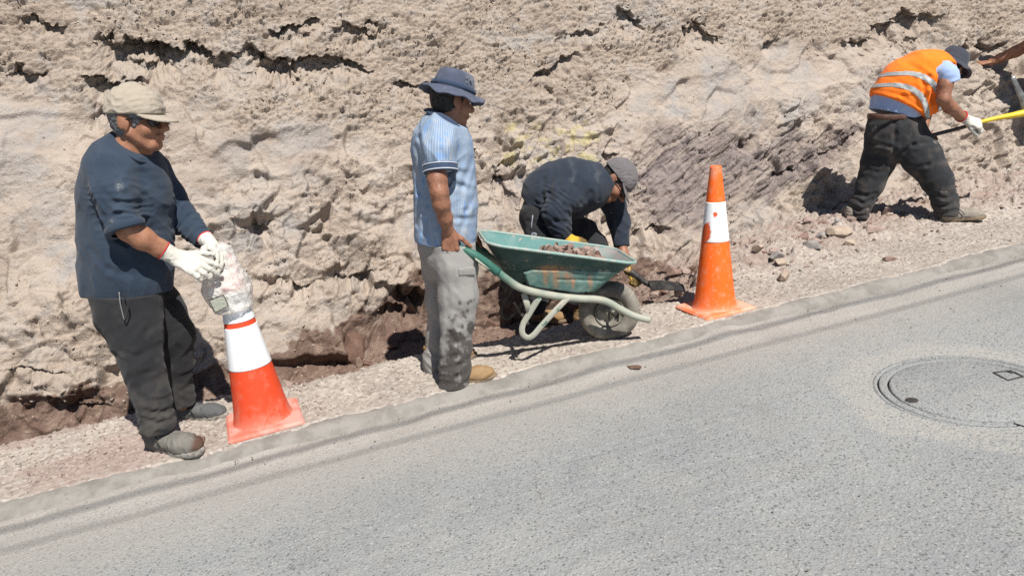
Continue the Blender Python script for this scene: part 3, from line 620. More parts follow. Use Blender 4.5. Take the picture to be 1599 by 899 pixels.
def road_grit(n, seed):
    rr = np.random.RandomState(seed); V = []; F = []; c = 0
    for i in range(n):
        u = rr.uniform(-2.2, 6); v = 3.53-2.2*rr.rand()**3.0; s = .0025+.006*rr.rand()**4; hv, hf = hulls[rr.randint(12)]
        gz = ROADZ+.03*float(sstep(3.30, 3.57, np.array(v))); V.append(hv@rotz(rr.rand()*6.3).T*s+uvz(u, v, gz+s*.4)); F.append(hf+c); c += len(hv)
    o = bpy.data.objects.new('road_grit', mesh_data('road_grit', np.concatenate(V), np.concatenate(F), stone_mat('grit', (.27, .235, .205), (.15, .12, .105)), False)); COL.objects.link(o); tag(o, kind='stuff')
road_grit(520, 9)
st_m = {'tan': stone_mat('stone_tan', (.40, .325, .26), (.30, .235, .185)), 'pink': stone_mat('stone_pink', (.335, .255, .222), (.25, .185, .16)), 'grey': stone_mat('stone_grey', (.31, .29, .275), (.215, .195, .185)), 'brown': stone_mat('stone_brown', (.17, .105, .08), (.115, .07, .055)), 'red': stone_mat('stone_red', (.265, .180, .150), (.185, .122, .10))}
def stone(px, py, w, h, kind, label, group=None, seed=0, on=None, n=13, flat=.75, dz=0.0, rotation=0):
    """an angular rock about w x h photo pixels whose foot shows at (px, py)"""
    p = G(px, py, dz) if on is None else W(px, py, on); u, v = to_uv(p)
    if on is None: p = uvz(u, v, float(verge_z(np.array([u]), np.array([v]), False)[0]) if v > 3.62 else ROADZ+.006)
    k = mpp(py, p[1]); V, F = hull(n, 1, 900+seed, .9); V = V@rotz(seed*1.3).T; V = V/np.abs(V).max(0)*np.array([w/2*k, max(w*.4, h*.6)*k, h/2*k])
    if rotation: c, s = math.cos(rotation), math.sin(rotation); V = V@np.array([[c, 0, s], [0, 1, 0], [-s, 0, c]]).T
    o = part('stone', (V+p+np.array([0, 0, h*.20*k]), [tuple(f) for f in F]), st_m[kind], None, False); tag(o, label, 'stone', group); return o
stone(1226, 438, 26, 26, 'tan', 'pale pointed stone standing alone on the gravel right of the orange cone', seed=1)
stone(1391, 408, 24, 10, 'red', 'flat red-brown stone lying apart on the gravel near the kerb at right', seed=2)
stone(1306, 384, 44, 18, 'tan', 'long tan slab at the near edge of the rubble, below the digger', seed=3, n=18)
stone(1358, 372, 46, 18, 'pink', 'biggest pinkish block of the rubble, just right of the long tan slab', seed=4, n=20)
stone(1268, 398, 30, 18, 'grey', 'grey stone in the rubble, left of the long tan slab', seed=5)
stone(1213, 412, 30, 16, 'grey', 'greyish stone with dark shaded underside, leftmost large stone of the rubble past the cone', seed=6)
stone(1064, 446, 20, 24, 'pink', 'pinkish block beside the shovel blade at the end of the trench', seed=7)
stone(1078, 452, 16, 14, 'pink', 'small pinkish stone between the shovel blade and the orange cone', seed=8)
stone(990, 558, 26, 7, 'brown', 'flattened brown clod of earth lying on the road below the barrow wheel', seed=9)
stone(133, 778, 14, 5, 'brown', 'small dark stone on the road edge at the far left', seed=10)
stone(310, 693, 22, 16, 'brown', 'dark brown clod against the toe of the shoe nearest the tilted cone', seed=12)
stone(548, 520, 54, 62, 'brown', 'big damp brown boulder bulging from the foot of the rock behind the trench', seed=14, n=26, dz=0)
stone(605, 480, 60, 34, 'brown', 'damp brown boulder above the trench left of the man in blue polo', seed=15, n=22, dz=.1)
stone(612, 508, 20, 14, 'brown', 'small round damp stone in the trench left of the man in blue polo', seed=16)
stone(770, 470, 60, 34, 'brown', 'flat damp brown rock at the trench wall left of the barrow leg', seed=17, n=20)
rr = np.random.RandomState(21); kinds = ['pink', 'tan', 'grey', 'pink', 'red']
for i in range(64):
    t = rr.rand(); px = 1085+t*400; py = np.interp(px, [1085, 1180, 1300, 1480], [438, 412, 376, 340])+rr.normal()*12; s = 5+13*rr.rand()**3
    stone(px, py, s*1.5, s, kinds[rr.randint(5)], 'small angular stone in the rubble strip between the rock face and the gravel', 'small stones of the rubble strip', seed=40+i)
for i in range(16):
    px = rr.uniform(985, 1100); py = np.interp(px, [985, 1100], [452, 436])+rr.normal()*9-6; s = 6+9*rr.rand()
    stone(px, py, s*1.4, s, ['pink', 'red', 'brown'][rr.randint(3)], 'small reddish stone heaped round the shovel blade', 'reddish stones round the shovel', seed=140+i)
for i in range(34):
    px = rr.uniform(20, 900); py = np.interp(px, [0, 200, 420, 560, 640, 800, 900], [672, 632, 575, 540, 520, 500, 480])+rr.normal()*10; s = 5+12*rr.rand()**2
    stone(px, py, s*1.4, s, ['brown', 'red', 'brown', 'pink'][rr.randint(4)], 'small damp stone lying in the dug trench', 'damp stones in the trench', seed=200+i)

# ---- traffic cones
def cone_mat(name, col, dusty, dirt=.35):
    m, t, b = newmat(name); co = coord(t); n1 = noise_n(t, co, 16, 5, .65); n2 = noise_n(t, co, 90, 3, .6); n4 = noise_n(t, co, 7, 6, .7, .6)
    c = mix_n(t, math_n(t, 'MULTIPLY', ramp_n(t, n1, .48, .74), dirt), col, dusty); c = mix_n(t, math_n(t, 'MULTIPLY', ramp_n(t, n4, .60, .66), dirt*.8), c, tuple(.55*k for k in col))
    c = mix_n(t, attr_n(t, 'stain'), c, dusty); t.links.new(c, b.inputs['Base Color']); b.inputs['Roughness'].default_value = .55; b.inputs['Specular IOR Level'].default_value = .35
    bump_n(t, b, n2, .15, .002); return m
white_m, _t, _b = newmat('reflective_sheet'); _co = coord(_t); _n = noise_n(_t, _co, 22, 5, .65)
_c = mix_n(_t, math_n(_t, 'MULTIPLY', ramp_n(_t, _n, .5, .8), .4), (.80, .82, .84), (.60, .58, .55)); _c = mix_n(_t, attr_n(_t, 'stain'), _c, (.62, .10, .03)); _t.links.new(_c, _b.inputs['Base Color']); _b.inputs['Roughness'].default_value = .45
bump_n(_t, _b, noise_n(_t, _co, 30, 4, .6), .12, .004)
def cone_body(base, axis, r0, r1, L, bands, bm, wm, root, toe=.012, stain=None, bstain=None, seg_n=96):
    R = frame(np.cross(axis, np.cross([0.2, -1, 0], axis)), axis); R = np.stack([unit(np.cross([0, 1, 0], axis)), unit(np.cross(axis, unit(np.cross([0, 1, 0], axis)))), axis], -1)
    rad = lambda t: r0+(r1-r0)*t
    hs_ = np.linspace(0, 1, 70); prof = [(r0+toe*1.5, .0), (r0+toe, .006)]+[(rad(t)+toe*math.exp(-t*30), .006+t*(L-.006)) for t in hs_[1:]]+[(r1-.006, L+.002), (r1-.012, L-.004), (r1-.014, L-.12)]
    v, f = lathe(prof, base, R, seg_n); a = None
    if stain is not None:
        q = (v-base)@R; a = stain(np.arctan2(q[:, 1], q[:, 0]), q[:, 2]/L, v)
    part('cone_body', (v, f), bm, root, True, {'stain': a if a is not None else np.zeros(len(v))})
    for k, (t0, t1) in enumerate(bands):
        tt = np.linspace(t0, t1, 46); pr = [(rad(t0)-.002, t0*L)]+[(rad(t)+.0022, t*L) for t in tt]+[(rad(t1)-.002, t1*L)]
        v, f = lathe(pr, base, R, 128); q = (v-base)@R; a = np.zeros(len(v)) if bstain is None else bstain(np.arctan2(q[:, 1], q[:, 0]), (q[:, 2]/L-t0)/(t1-t0), v)
        part('reflective_band', (v, f), wm, root, True, {'stain': a})
# cone pulled by the man on the left
c1 = G(411, 652, .02); root = thing('traffic_cone', 'red-orange cone with two white bands and plastic-wrapped tip, tilted by the man on the left', 'traffic cone', c1)
tip1 = W(349, 398, c1[1]-.02); ax1 = unit(tip1-c1); L1 = np.linalg.norm(tip1-c1)
cm1 = cone_mat('cone_red_orange', (.66, .062, .018), (.52, .27, .20), .35); pl1 = mat('cone_plate_faded', (.70, .16, .11), .75, (.56, .30, .25), 7, .4, .62, .2, 60, .004, stain=(.30, .20, .16), speck=((.40, .07, .04), 12, .66))
def dustfoot(a, t, v): return np.clip(.65*np.exp(-t/.03)+.35*np.exp(-((t-.02)/.09)**2)*(fbm2(a*3, t*12, 3) > -.1), 0, 1)*.7
cone_body(c1-NST*.004, ax1, .142, .034, L1, [(.345, .592), (.622, .80)], cm1, white_m, root, stain=dustfoot)
def plate(c, s, th, R, hole=0):
    v, f = box(c, (s, s, th), R, .012); return v, f
pc = G(413, 655, .014); Rp = RST@rotz(0.05); part('base_plate', plate(pc, .375, .030, Rp), pl1, root, False)
# cone standing on the kerb
c2 = G(1116, 478, .02); root2 = thing('traffic_cone', 'orange cone with one peeling white band standing alone on the kerb right of the wheelbarrow', 'traffic cone', c2)
tip2 = W(1117.5, 258, c2[1]+.0); ax2 = unit(tip2-c2); L2 = np.linalg.norm(tip2-c2)
cm2 = cone_mat('cone_bright_orange', (.90, .135, .012), (.62, .36, .25), .30); pl2 = mat('cone_plate_orange', (.86, .20, .08), .75, (.62, .36, .26), 8, .4, .65, .2, 60, .004, stain=(.4, .3, .25))
def scuff(a, t, v):
    px, py = project(v); d = .6*np.exp(-((px-1113)/6)**2-((py-271)/8)**2)+.9*np.exp(-((px-1121)/3)**2-((py-421)/3.5)**2)+.45*np.exp(-((px-1119)/9)**2-((py-266)/5)**2); d = d*(.8+.9*fbm2(px*.25, py*.25, 2))
    return np.clip(d+.8*np.exp(-t/.022)+.3*(fbm2(a*6, t*30, 3) > .55), 0, .9)
def peel(a, t, v):
    px, py = project(v); n = 2.2*fbm2(px*.16, py*.16, 3)
    d = np.minimum(np.hypot((px-1104)/7, (py-362)/13)-1+n*.13, np.hypot((px-1117)/3.2, (py-335)/3.6)-1+n*.2); d = np.minimum(d, np.hypot((px-1097)/7, (py-373)/5)-1+n*.15)
    return (sstep(.12, -.06, d))*(v[:, 1] < c2[1])
cone_body(c2-NST*.004, ax2, .128, .034, L2, [(.482, .755)], cm2, white_m, root2, stain=scuff, bstain=peel)
part('base_plate', plate(G(1116, 480, .012), .36, .030, RST@rotz(.02)), pl2, root2, False)

# ---- plastic wrap bunched over the tip of the tilted cone
film, t, b = newmat('milky_plastic_film'); co = coord(t); b.inputs['Base Color'].default_value = (.80, .77, .72, 1); b.inputs['Roughness'].default_value = .18; b.inputs['IOR'].default_value = 1.25
t.links.new(mix_n(t, ramp_n(t, noise_n(t, co, 26, 4, .6), .50, .75), (.86, .84, .80), (.66, .55, .48)), b.inputs['Base Color']); b.inputs['Transmission Weight'].default_value = .30
tr = N(t, 'ShaderNodeBsdfTransparent'); mx = N(t, 'ShaderNodeMixShader'); t.links.new(math_n(t, 'ADD', math_n(t, 'MULTIPLY', ramp_n(t, noise_n(t, co, 18, 5, .65, 1.2), .46, .62), -.45), .92), mx.inputs[0]); t.links.new(tr.outputs[0], mx.inputs[1]); t.links.new(b.outputs[0], mx.inputs[2]); t.links.new(mx.outputs[0], t.nodes['Material Output'].inputs['Surface'])
bump_n(t, b, noise_n(t, co, 60, 5, .65, 2.0), .8, .01)
Yb = c1[1]-.02; S = union(chain([(348, 396, Yb, 17, .055), (349, 418, Yb, 23, .075), (354, 448, Yb-.005, 35, .110), (363, 474, Yb-.01, 30, .100)]) , .03)
S = disp(S, addf(drape(.016, 5, (20, -25, 80), 7, 26), folds(.003, (26, 26, 18), 8)))
S = cut(S, plane(W(366, 482, Yb), -ax1+np.array([0, 0, -.02])))
wrap = part('plastic_wrap', polygonise(S, .0042), film); tag(wrap, 'milky crumpled plastic film bunched over the tip of the tilted cone under the gloved hands', 'plastic wrap')
lab_m, t, b = newmat('printed_label'); co = N(t, 'ShaderNodeTexCoord').outputs['Generated']; w1 = N(t, 'ShaderNodeTexWave', i_Scale=4.2, i_Distortion=6.0, i_Detail=3.0); w1.bands_direction = 'Z'; t.links.new(co, w1.inputs['Vector'])
c = mix_n(t, ramp_n(t, w1.outputs['Fac'], .45, .75), (.50, .50, .40), (.12, .15, .14)); t.links.new(c, b.inputs['Base Color']); b.inputs['Roughness'].default_value = .5
lc = [W(*k, Yb-.122) for k in ((327, 468), (349, 460), (357, 477), (336, 488))]; th_ = np.array([0, .004, 0]); e = [unit(lc[(i+1) % 4]-lc[i]) for i in range(4)]
part('sticker', (np.array(lc+[q+th_ for q in lc]), [(3, 2, 1, 0), (0, 1, 5, 4), (1, 2, 6, 5), (2, 3, 7, 6), (3, 0, 4, 7), (4, 5, 6, 7)]), lab_m, wrap, False)
bar = []
for a, b2 in zip(lc, lc[1:]+lc[:1]): bar.append(tube([a-th_*.4, b2-th_*.4], .0017, 6))
part('sticker_border', merge(*bar), iron_m, wrap)

# ---- wheelbarrow
paint = mat('worn_green_paint_shaded', (.020, .060, .053), .65, (.050, .088, .078), 12, .4, .62, .3, 70, .004, 0, .4, stain=(.34, .17, .085), speck=((.22, .19, .16), 20, .60))  # worn tray paint, darkened to carry the shade of the outward-leaning side
pale = mat('dusty_pale_green_paint', (.34, .345, .29), .75, (.40, .38, .32), 12, .4, .62, .25, 70, .003, 0, .35, speck=((.08, .17, .135), 15, .60)); pale2 = mat('green_handle_paint', (.045, .140, .105), .5, (.075, .18, .14), 14, .4, .65, .3, 70, .003, 0, .4, stain=(.35, .355, .295), speck=((.16, .17, .14), 20, .64))
trin = mat('tray_inside', (.10, .225, .215), .75, (.15, .265, .25), 10, .4, .65, .3, 60, .003, 0, .3, stain=(.30, .25, .24), speck=((.36, .30, .27), 13, .58))
rubber = mat('dusty_rubber', (.12, .11, .095), .9, (.25, .23, .195), 7, .38, .62, .3, 70, .004, 0, .2); rimm = mat('dusty_wheel_rim', (.12, .11, .095), .85, (.25, .235, .20), 10, .4, .6, .3, 60, .003, 0, .3, speck=((.12, .10, .08), 22, .62)); steel = mat('dark_steel', (.05, .048, .045), .6, (.10, .085, .07), 25, .4, .65, .3, 90, .002, .3, .4)
whc = G(950, 531, 0.0); WHZ = .181; whc = whc+ZUP*WHZ; LAT = unit([-.16, .98, .02]); wb = thing('wheelbarrow', 'old green wheelbarrow with worn paint held by the man in blue polo', 'wheelbarrow', whc-ZUP*WHZ)
Yw = whc[1]; YN = 3.82                                                       # depth of the near side of the tray
rimA = W(762, 382, YN); rimB = W(1000, 413, YN+.13); botA = W(797, 440, YN+.165); botB = W(925, 457, YN+.25); WR, WBm = .47, .22
def tray_loop(A, B, w, rc, nseg=9, dz=0, push=0):
    fw = unit(B-A); A = A-fw*push; B = B+fw*push; A = A-LAT*push; B = B-LAT*push; w = w+2*push; L = np.linalg.norm(B-A); out = []
    for (cx, cy, a0) in ((L-rc, rc, -90), (L-rc, w-rc, 0), (rc, w-rc, 90), (rc, rc, 180)):
        for a in np.linspace(a0, a0+90, nseg):
            out.append(A+fw*(cx+rc*math.cos(math.radians(a)))+LAT*(cy+rc*math.sin(math.radians(a)))+ZUP*dz)
    res = []; n = nseg
    for k in range(4):
        res += out[k*n:(k+1)*n]; a = out[(k+1)*n-1]; b_ = out[((k+1)*n) % (4*n)]; res += [a+(b_-a)*q for q in np.linspace(0, 1, 92)[1:-1]]
    return res
def resample(loop, n):
    P = np.array(loop+[loop[0]]); d = np.concatenate([[0], np.cumsum(np.linalg.norm(np.diff(P, axis=0), axis=1))]); t = np.linspace(0, d[-1], n, endpoint=False); return np.stack([np.interp(t, d, P[:, k]) for k in range(3)], -1)
NL = 160; top = np.array(tray_loop(rimA, rimB, WR, .10, 14)); bot = np.array(tray_loop(botA, botB, WBm, .06, 14)); NL = len(top); K = 40
def shell(off):
    cen = (top.mean(0)+bot.mean(0))/2; rows = []
    for t in np.linspace(0, 1, K):
        P = top*(1-t)+bot*t; c = P.mean(0); d = P-c; d = d/np.linalg.norm(d, axis=1, keepdims=True); rows.append(P-d*off)
    last = rows[-1]; c = last.mean(0)
    for s in (.75, .45, .15): rows.append(c+(last-c)*s+ZUP*(off if off else 0))
    return np.stack(rows, 1)
outer = shell(0.0); px, py = project(outer)
emb = (1-sstep(-.03, .03, np.maximum.reduce([(py-(np.interp(px, [815, 835, 880, 965], [441, 446, 455, 452]))-0)/30, (np.interp(px, [800, 830, 960, 975], [430, 421, 424, 428])-py)/30, (px-958+(py-430)*1.1)/60, (818-px+(py-430)*.35)/60])))*(outer[..., 1] < rimA[1]+.28)
rib = np.exp(-((py-np.interp(px, [860, 940, 962], [434, 437, 426]))/1.6)**2)*(px > 868)*(px < 958)*emb
tq = np.concatenate([np.linspace(0, 1, K), np.ones(3)])[None, :]; outer = outer-LAT*((.008+.085*np.clip(tq-.45, 0, 1))*emb-.006*rib)[..., None]; lum = fbm2(outer[..., 0]*9, outer[..., 2]*9, 3)
outer = outer+LAT*.004*lum[..., None]; rust = np.clip(sum(np.exp(-((px-x+(py-438)*.12)/w)**2)*np.exp(-((py-y)/h)**2) for x, y, w, h in ((850, 431, 4, 11), (866, 432, 5, 13), (884, 430, 6, 8), (893, 439, 3, 8), (920, 438, 3.5, 9), (858, 420, 20, 5)))*1.1*(.75+.6*fbm2(px*.2, py*.15, 2)), 0, .85)
embm = mat('worn_tray_panel_lit', (.085, .175, .160), .65, (.15, .235, .205), 14, .42, .6, .3, 70, .003, 0, .35, stain=(.36, .19, .10), speck=((.045, .12, .12), 16, .60))  # the same worn paint made lighter, painting sunlight onto the bulging panel
tf = grid_faces(NL, K+3, True)
tray = part('tray', (outer.reshape(-1, 3), tf), [paint, embm], wb, True, {'stain': rust.ravel()})
fm = (emb.ravel()[tf].mean(1) > .5).astype(np.int32); tray.data.polygons.foreach_set('material_index', fm)
inner = shell(.007); inn = part('tray_lining', (inner.reshape(-1, 3), tf[:, ::-1]), trin, wb, True, {'stain': (sstep(850, 985, project(inner)[0])*(.6+.6*fbm2(inner[..., 0]*12, inner[..., 1]*12, 3))).clip(0, 1).ravel()})
part('rim', tube(np.concatenate([top, top[:2]]), .0085, 8, caps=False), mat('rim_pale', (.22, .34, .31), .6, (.34, .37, .33), 20, .4, .6, .2), wb)
nt_ = [(716, 387, YN-.06), (728, 392, YN-.055), (742, 399, YN-.05), (757, 409, YN-.04), (775, 423, YN-.02), (793, 437, YN+.0), (812, 449, YN+.03), (840, 457, YN+.07), (875, 463, YN+.12), (905, 466, YN+.15), (930, 467, YN+.18), (948, 471, YN+.2), (968, 482, YN+.22), (985, 491, YN+.23), (1000, 496, YN+.24), (1014, 499, YN+.25)]
near = spline([W(*k) for k in nt_], 6); s_ = np.linspace(0, 1, len(near)); gap = np.interp(s_, [0, .45, .7, 1], [.54, .46, .30, .28]); far = near+LAT*gap[:, None]+ZUP*.0
for P in (near, far):
    v, f = tube(P, np.full(len(P), .0205), 14, 1, LAT); st = np.repeat(np.interp(s_, [0, .22, .42, 1], [0, .0, .9, 1]), 14)
    part('handle_tube', (v, f), pale2, wb, True, {'stain': np.clip(st+.35*fbm2(v[:, 0]*14, v[:, 2]*14, 3), 0, 1)})
part('grip_sleeve', tube(near[:26]+0, .0235, 14, 1, LAT), mat('green_grip', (.035, .125, .095), .5, (.06, .15, .12), 20, .45, .65, .2), wb)
part('grip_sleeve', tube(far[:26], .0235, 14, 1, LAT), bpy.data.materials['green_grip'], wb)
tag_q = [W(742, 402, YN-.079), W(764, 419, YN-.069)]; part('grip_label', tube([tag_q[0]+ZUP*-.006, tag_q[1]+ZUP*-.006], .010, 8, .5), pale, wb)
lp = spline([W(*k) for k in ((890, 462, YN+.12), (868, 484, YN+.10), (846, 508, YN+.09), (833, 523, YN+.085), (824, 527, YN+.085), (816, 521, YN+.085), (816, 508, YN+.085), (826, 490, YN+.08), (842, 464, YN+.07))], 6)
for d, nm in ((0, pale), (1, steel)):
    off = LAT*.44*d+np.array([-.05, 0, -.02])*d; part('leg', tube(lp+off, (.017-.006*d), 10, .35+.5*d, LAT), nm, wb)
    part('leg_brace', tube([W(818, 458, YN+.06)+off, W(828, 492, YN+.085)+off], .017, 10, .3, LAT), nm, wb)
part('cross_bar', tube([lp[len(lp)//2]+ZUP*.08, lp[len(lp)//2]+ZUP*.08+LAT*.44], .010, 8), steel, wb)
# wheel: axle along LAT, yawed a little
AX = unit(LAT+np.array([.18, 0, .10])); Rw = np.stack([unit(np.cross([0, 0, 1], AX)), unit(np.cross(AX, unit(np.cross([0, 0, 1], AX)))), AX], -1)
wheel = thing('wheel', '', '', whc); del wheel['label']; del wheel['category']; wheel.parent = wb; wheel.location = tuple(whc-np.array(wb.location))
ang = np.linspace(0, 2*np.pi, 22, endpoint=False); tp = [(.133+.050*math.cos(a), .052*math.sin(a)*(1+.12*math.cos(a))) for a in ang]
def tread(V, a):
    r = np.hypot(V[..., 0], V[..., 1]); w = sstep(.158, .166, r)*np.where((np.sin(a*46)[:, None] > 0)^(V[..., 2] > 0), 1, 0); V[..., :2] *= (1-.020*w)[..., None]; return V
v, f = lathe(tp+[tp[0]], whc, Rw, 184, wob=tread); part('tyre', (v, f), rubber, wheel)
part('rim', lathe([(.088, -.030), (.085, -.036), (.086, -.030), (.080, -.012), (.06, -.004), (.040, -.010), (.030, -.022), (.022, -.034), (.001, -.036)], whc, Rw, 64), rimm, wheel)
part('rim', lathe([(.088, .030), (.085, .036), (.086, .030), (.080, .012), (.06, .004), (.040, .010), (.030, .022), (.001, .036)], whc, Rw, 64), rimm, wheel)
part('axle', tube([whc-LAT*.14, whc+LAT*.16], .009, 10), steel, wb)
for s in (-1, 1):
    i = int(np.argmin(np.abs(project(near)[0]-972))); A = near[i]+(LAT*gap[i] if s > 0 else 0); Bq = whc+LAT*.13*s
    part('axle_bracket', tube(spline([A, A+LAT*.01*-s+ZUP*-.02, Bq+ZUP*.03, Bq, Bq-ZUP*.02], 4), .014, 8, .35, LAT), rimm if s < 0 else steel, wb)
    bp = whc+LAT*.108*s; part('hub_clamp', tube(spline([bp+np.array([-.03, 0, -.03]), bp+np.array([-.032, 0, .02]), bp+np.array([-.01, 0, .04]), bp+np.array([.018, 0, .02]), bp+np.array([.018, 0, -.035])], 4), .006, 8), steel, wb)
# load of earth and broken stones in the tray
lu = np.linspace(-1, 1, 60); lv = np.linspace(-1, 1, 40); LU, LV = np.meshgrid(lu, lv, indexing='ij'); fw = unit(rimB-rimA); cen = (rimA+rimB)/2+LAT*WR/2+fw*.10; r2 = np.clip(1-(LU**2+LV**2), 0, 1)
hz = -.085+.085*np.sqrt(r2)+.018*fbm2(LU*4+9, LV*4, 4)+.02*facets2(LU*5, LV*4)[0]; P = cen+fw*(LU*.22)[..., None]+LAT*(LV*.135)[..., None]+ZUP*hz[..., None]
o = part('earth_load', (P.reshape(-1, 3), grid_faces(60, 40)), stone_mat('load_earth', (.25, .18, .15), (.16, .11, .09)), None, True); tag(o, kind='stuff')
for i in range(20):
    a, b_ = rr.uniform(-.8, .85), rr.uniform(-.85, .85); q = cen+fw*.20*a+LAT*.115*b_+ZUP*(-.085+.085*math.sqrt(max(0, 1-(a*a+b_*b_)*.8))+.012); s = .014+.028*rr.rand()**2; hv, hf = hull(11, s, 500+i, .8)
    o = part('stone', (hv@rotz(i).T+q, [tuple(k) for k in hf]), st_m[['pink', 'red', 'brown', 'pink', 'tan'][i % 5]], None, False); tag(o, 'broken reddish stone lying on the earth in the wheelbarrow tray', 'stone', 'stones loaded in the wheelbarrow')

# ---- shovel of the crouching man: socket and blade come out beside the barrow wheel
black_m = mat('black_steel', (.022, .022, .024), .55, (.06, .055, .05), 18, .45, .65, .3, 80, .003, .2, .4)
SY = 4.84; sh = thing('shovel', 'black shovel held low by the crouching man, its blade resting among reddish stones', 'shovel', W(1030, 452, SY))
part('shaft', tube([W(880, 402, SY+.05), W(975, 420, SY+.01), W(990, 427, SY)], .016, 12), mat('wood_shaft', (.33, .22, .12), .7), sh)
part('socket', tube(spline([W(984, 424, SY), W(996, 432, SY-.01), W(1008, 441, SY-.02), W(1019, 447, SY-.03)], 5), np.linspace(.024, .017, 16), 12), black_m, sh)
bu, bv = np.meshgrid(np.linspace(0, 1, 24), np.linspace(-1, 1, 20), indexing='ij'); A = W(1012, 446, SY-.03); Bq = W(1066, 451, SY-.10); fwd = Bq-A; wdt = .115*(1-.55*np.clip(bu-.55, 0, 1)**1.5*2.0)
P = A+fwd*bu[..., None]+YH*(bv*wdt)[..., None]+ZUP*(.030*(1-bv**2)+.012*np.sin(bu*3))[..., None]; P2 = P-ZUP*.005
v = np.concatenate([P.reshape(-1, 3), P2.reshape(-1, 3)]); f0 = grid_faces(24, 20); part('blade', (v, np.concatenate([f0, f0[:, ::-1]+480])), black_m, sh)

# ---- mattock with yellow handle
TY = 5.86; mk = thing('mattock', 'mattock with thick yellow handle held in the white glove of the digger in orange vest', 'mattock', W(1600, 178, TY))
hp = [W(*k) for k in ((1440, 216, TY+.02), (1461, 210, TY-.0), (1500, 200, TY-.01), (1530, 191, TY), (1560, 184, TY), (1582, 180, TY), (1604, 176, TY), (1618, 173, TY))]
yel_m = mat('yellow_handle', (.72, .52, .03), .5, (.55, .38, .04), 12, .4, .7, .15, 60, .002, 0, .4, stain=(.035, .03, .028))
v, f = tube(spline(hp, 8), np.interp(np.linspace(0, 1, 57), [0, .42, .5, .7, .85, 1], [.019, .018, .021, .027, .038, .045]), 16, .8); px, py = project(v)
part('handle', (v, f), yel_m, mk, True, {'stain': 1-sstep(1508, 1512, px)})
hd = [W(*k) for k in ((1581, 120, TY-.03), (1590, 140, TY-.02), (1600, 160, TY), (1607, 178, TY), (1606, 200, TY), (1600, 226, TY)) ]
part('head', tube(spline(hd, 6), np.interp(np.linspace(0, 1, 31), [0, .3, .55, .7, 1], [.016, .026, .045, .04, .012]), 12, .5, YH), mat('worn_steel', (.30, .31, .31), .45, (.17, .165, .16), 16, .4, .7, .3, 60, .003, .6, .5), mk)

# ---- overhead cables: out of the picture, but their soft shadows fall along the kerb
cab = mat('cable_black', (.03, .03, .03), .6)
def cable(vt, zt, r, seed):
    hz_ = (zt)/math.tan(SUN_EL); d = np.array([SUN_DIR.x, SUN_DIR.y]); d = d/np.linalg.norm(d)*hz_; uu = np.linspace(-30, 45, 60)
    P = uvz(uu, vt+.02*np.sin(uu*.9+seed)+.00035*(uu-3)**2, ROADZ+zt); P[:, 0] += d[0]; P[:, 1] += d[1]
    o = part('overhead_cable', tube(P, r, 8), cab); tag(o, 'black overhead cable above the road whose soft shadow runs along the kerb', 'cable', 'overhead cables')
cable(3.50, 5.6, .011, 0); cable(3.30, 5.9, .0065, 1)
# ================================================================ PEOPLE
def skin_mat(name, col, dark):
    m, t, b = newmat(name); co = coord(t); n1 = noise_n(t, co, 26, 5, .6); n2 = noise_n(t, co, 160, 4, .65)
    c = mix_n(t, ramp_n(t, n1, .38, .68), col, dark); c = mix_n(t, attr_n(t, 'stain'), c, (.17, .085, .055)); t.links.new(c, b.inputs['Base Color'])
    b.inputs['Roughness'].default_value = .52; b.inputs['Specular IOR Level'].default_value = .4
    b.inputs['Subsurface Weight'].default_value = .06; b.inputs['Subsurface Radius'].default_value = (.012, .005, .003); bump_n(t, b, n2, .22, .002); return m
def cloth_mat(name, col, col2=None, stain=(.2, .17, .14), rough=.92, fade=.5, speck=None, weave=420, sheen=.08):
    m, t, b = newmat(name); co = coord(t); n1 = noise_n(t, co, 5.5, 5, .62, .4); n2 = noise_n(t, co, 38, 4, .65); n3 = noise_n(t, co, weave, 2, .5)
    c2 = col2 or tuple(min(1, k*1.45+.01) for k in col)
    c = mix_n(t, math_n(t, 'MULTIPLY', ramp_n(t, n1, .42, .70), fade), col, c2); c = mix_n(t, math_n(t, 'MULTIPLY', ramp_n(t, n2, .52, .78), .35), c, c2)
    c = mix_n(t, math_n(t, 'MULTIPLY', n3, .22), c, tuple(k*.6 for k in col))
    if speck: c = mix_n(t, math_n(t, 'MULTIPLY', ramp_n(t, noise_n(t, co, speck[1], 3, .6), speck[2], speck[2]+.03), .8), c, speck[0])
    c = mix_n(t, attr_n(t, 'stain'), c, stain); t.links.new(c, b.inputs['Base Color']); b.inputs['Roughness'].default_value = rough; b.inputs['Specular IOR Level'].default_value = .15
    b.inputs['Sheen Weight'].default_value = sheen; b.inputs['Sheen Roughness'].default_value = .6
    p = bump_n(t, b, noise_n(t, co, 34, 5, .6, .8), .32, .008); bump_n(t, b, n3, .15, .001, p); return m
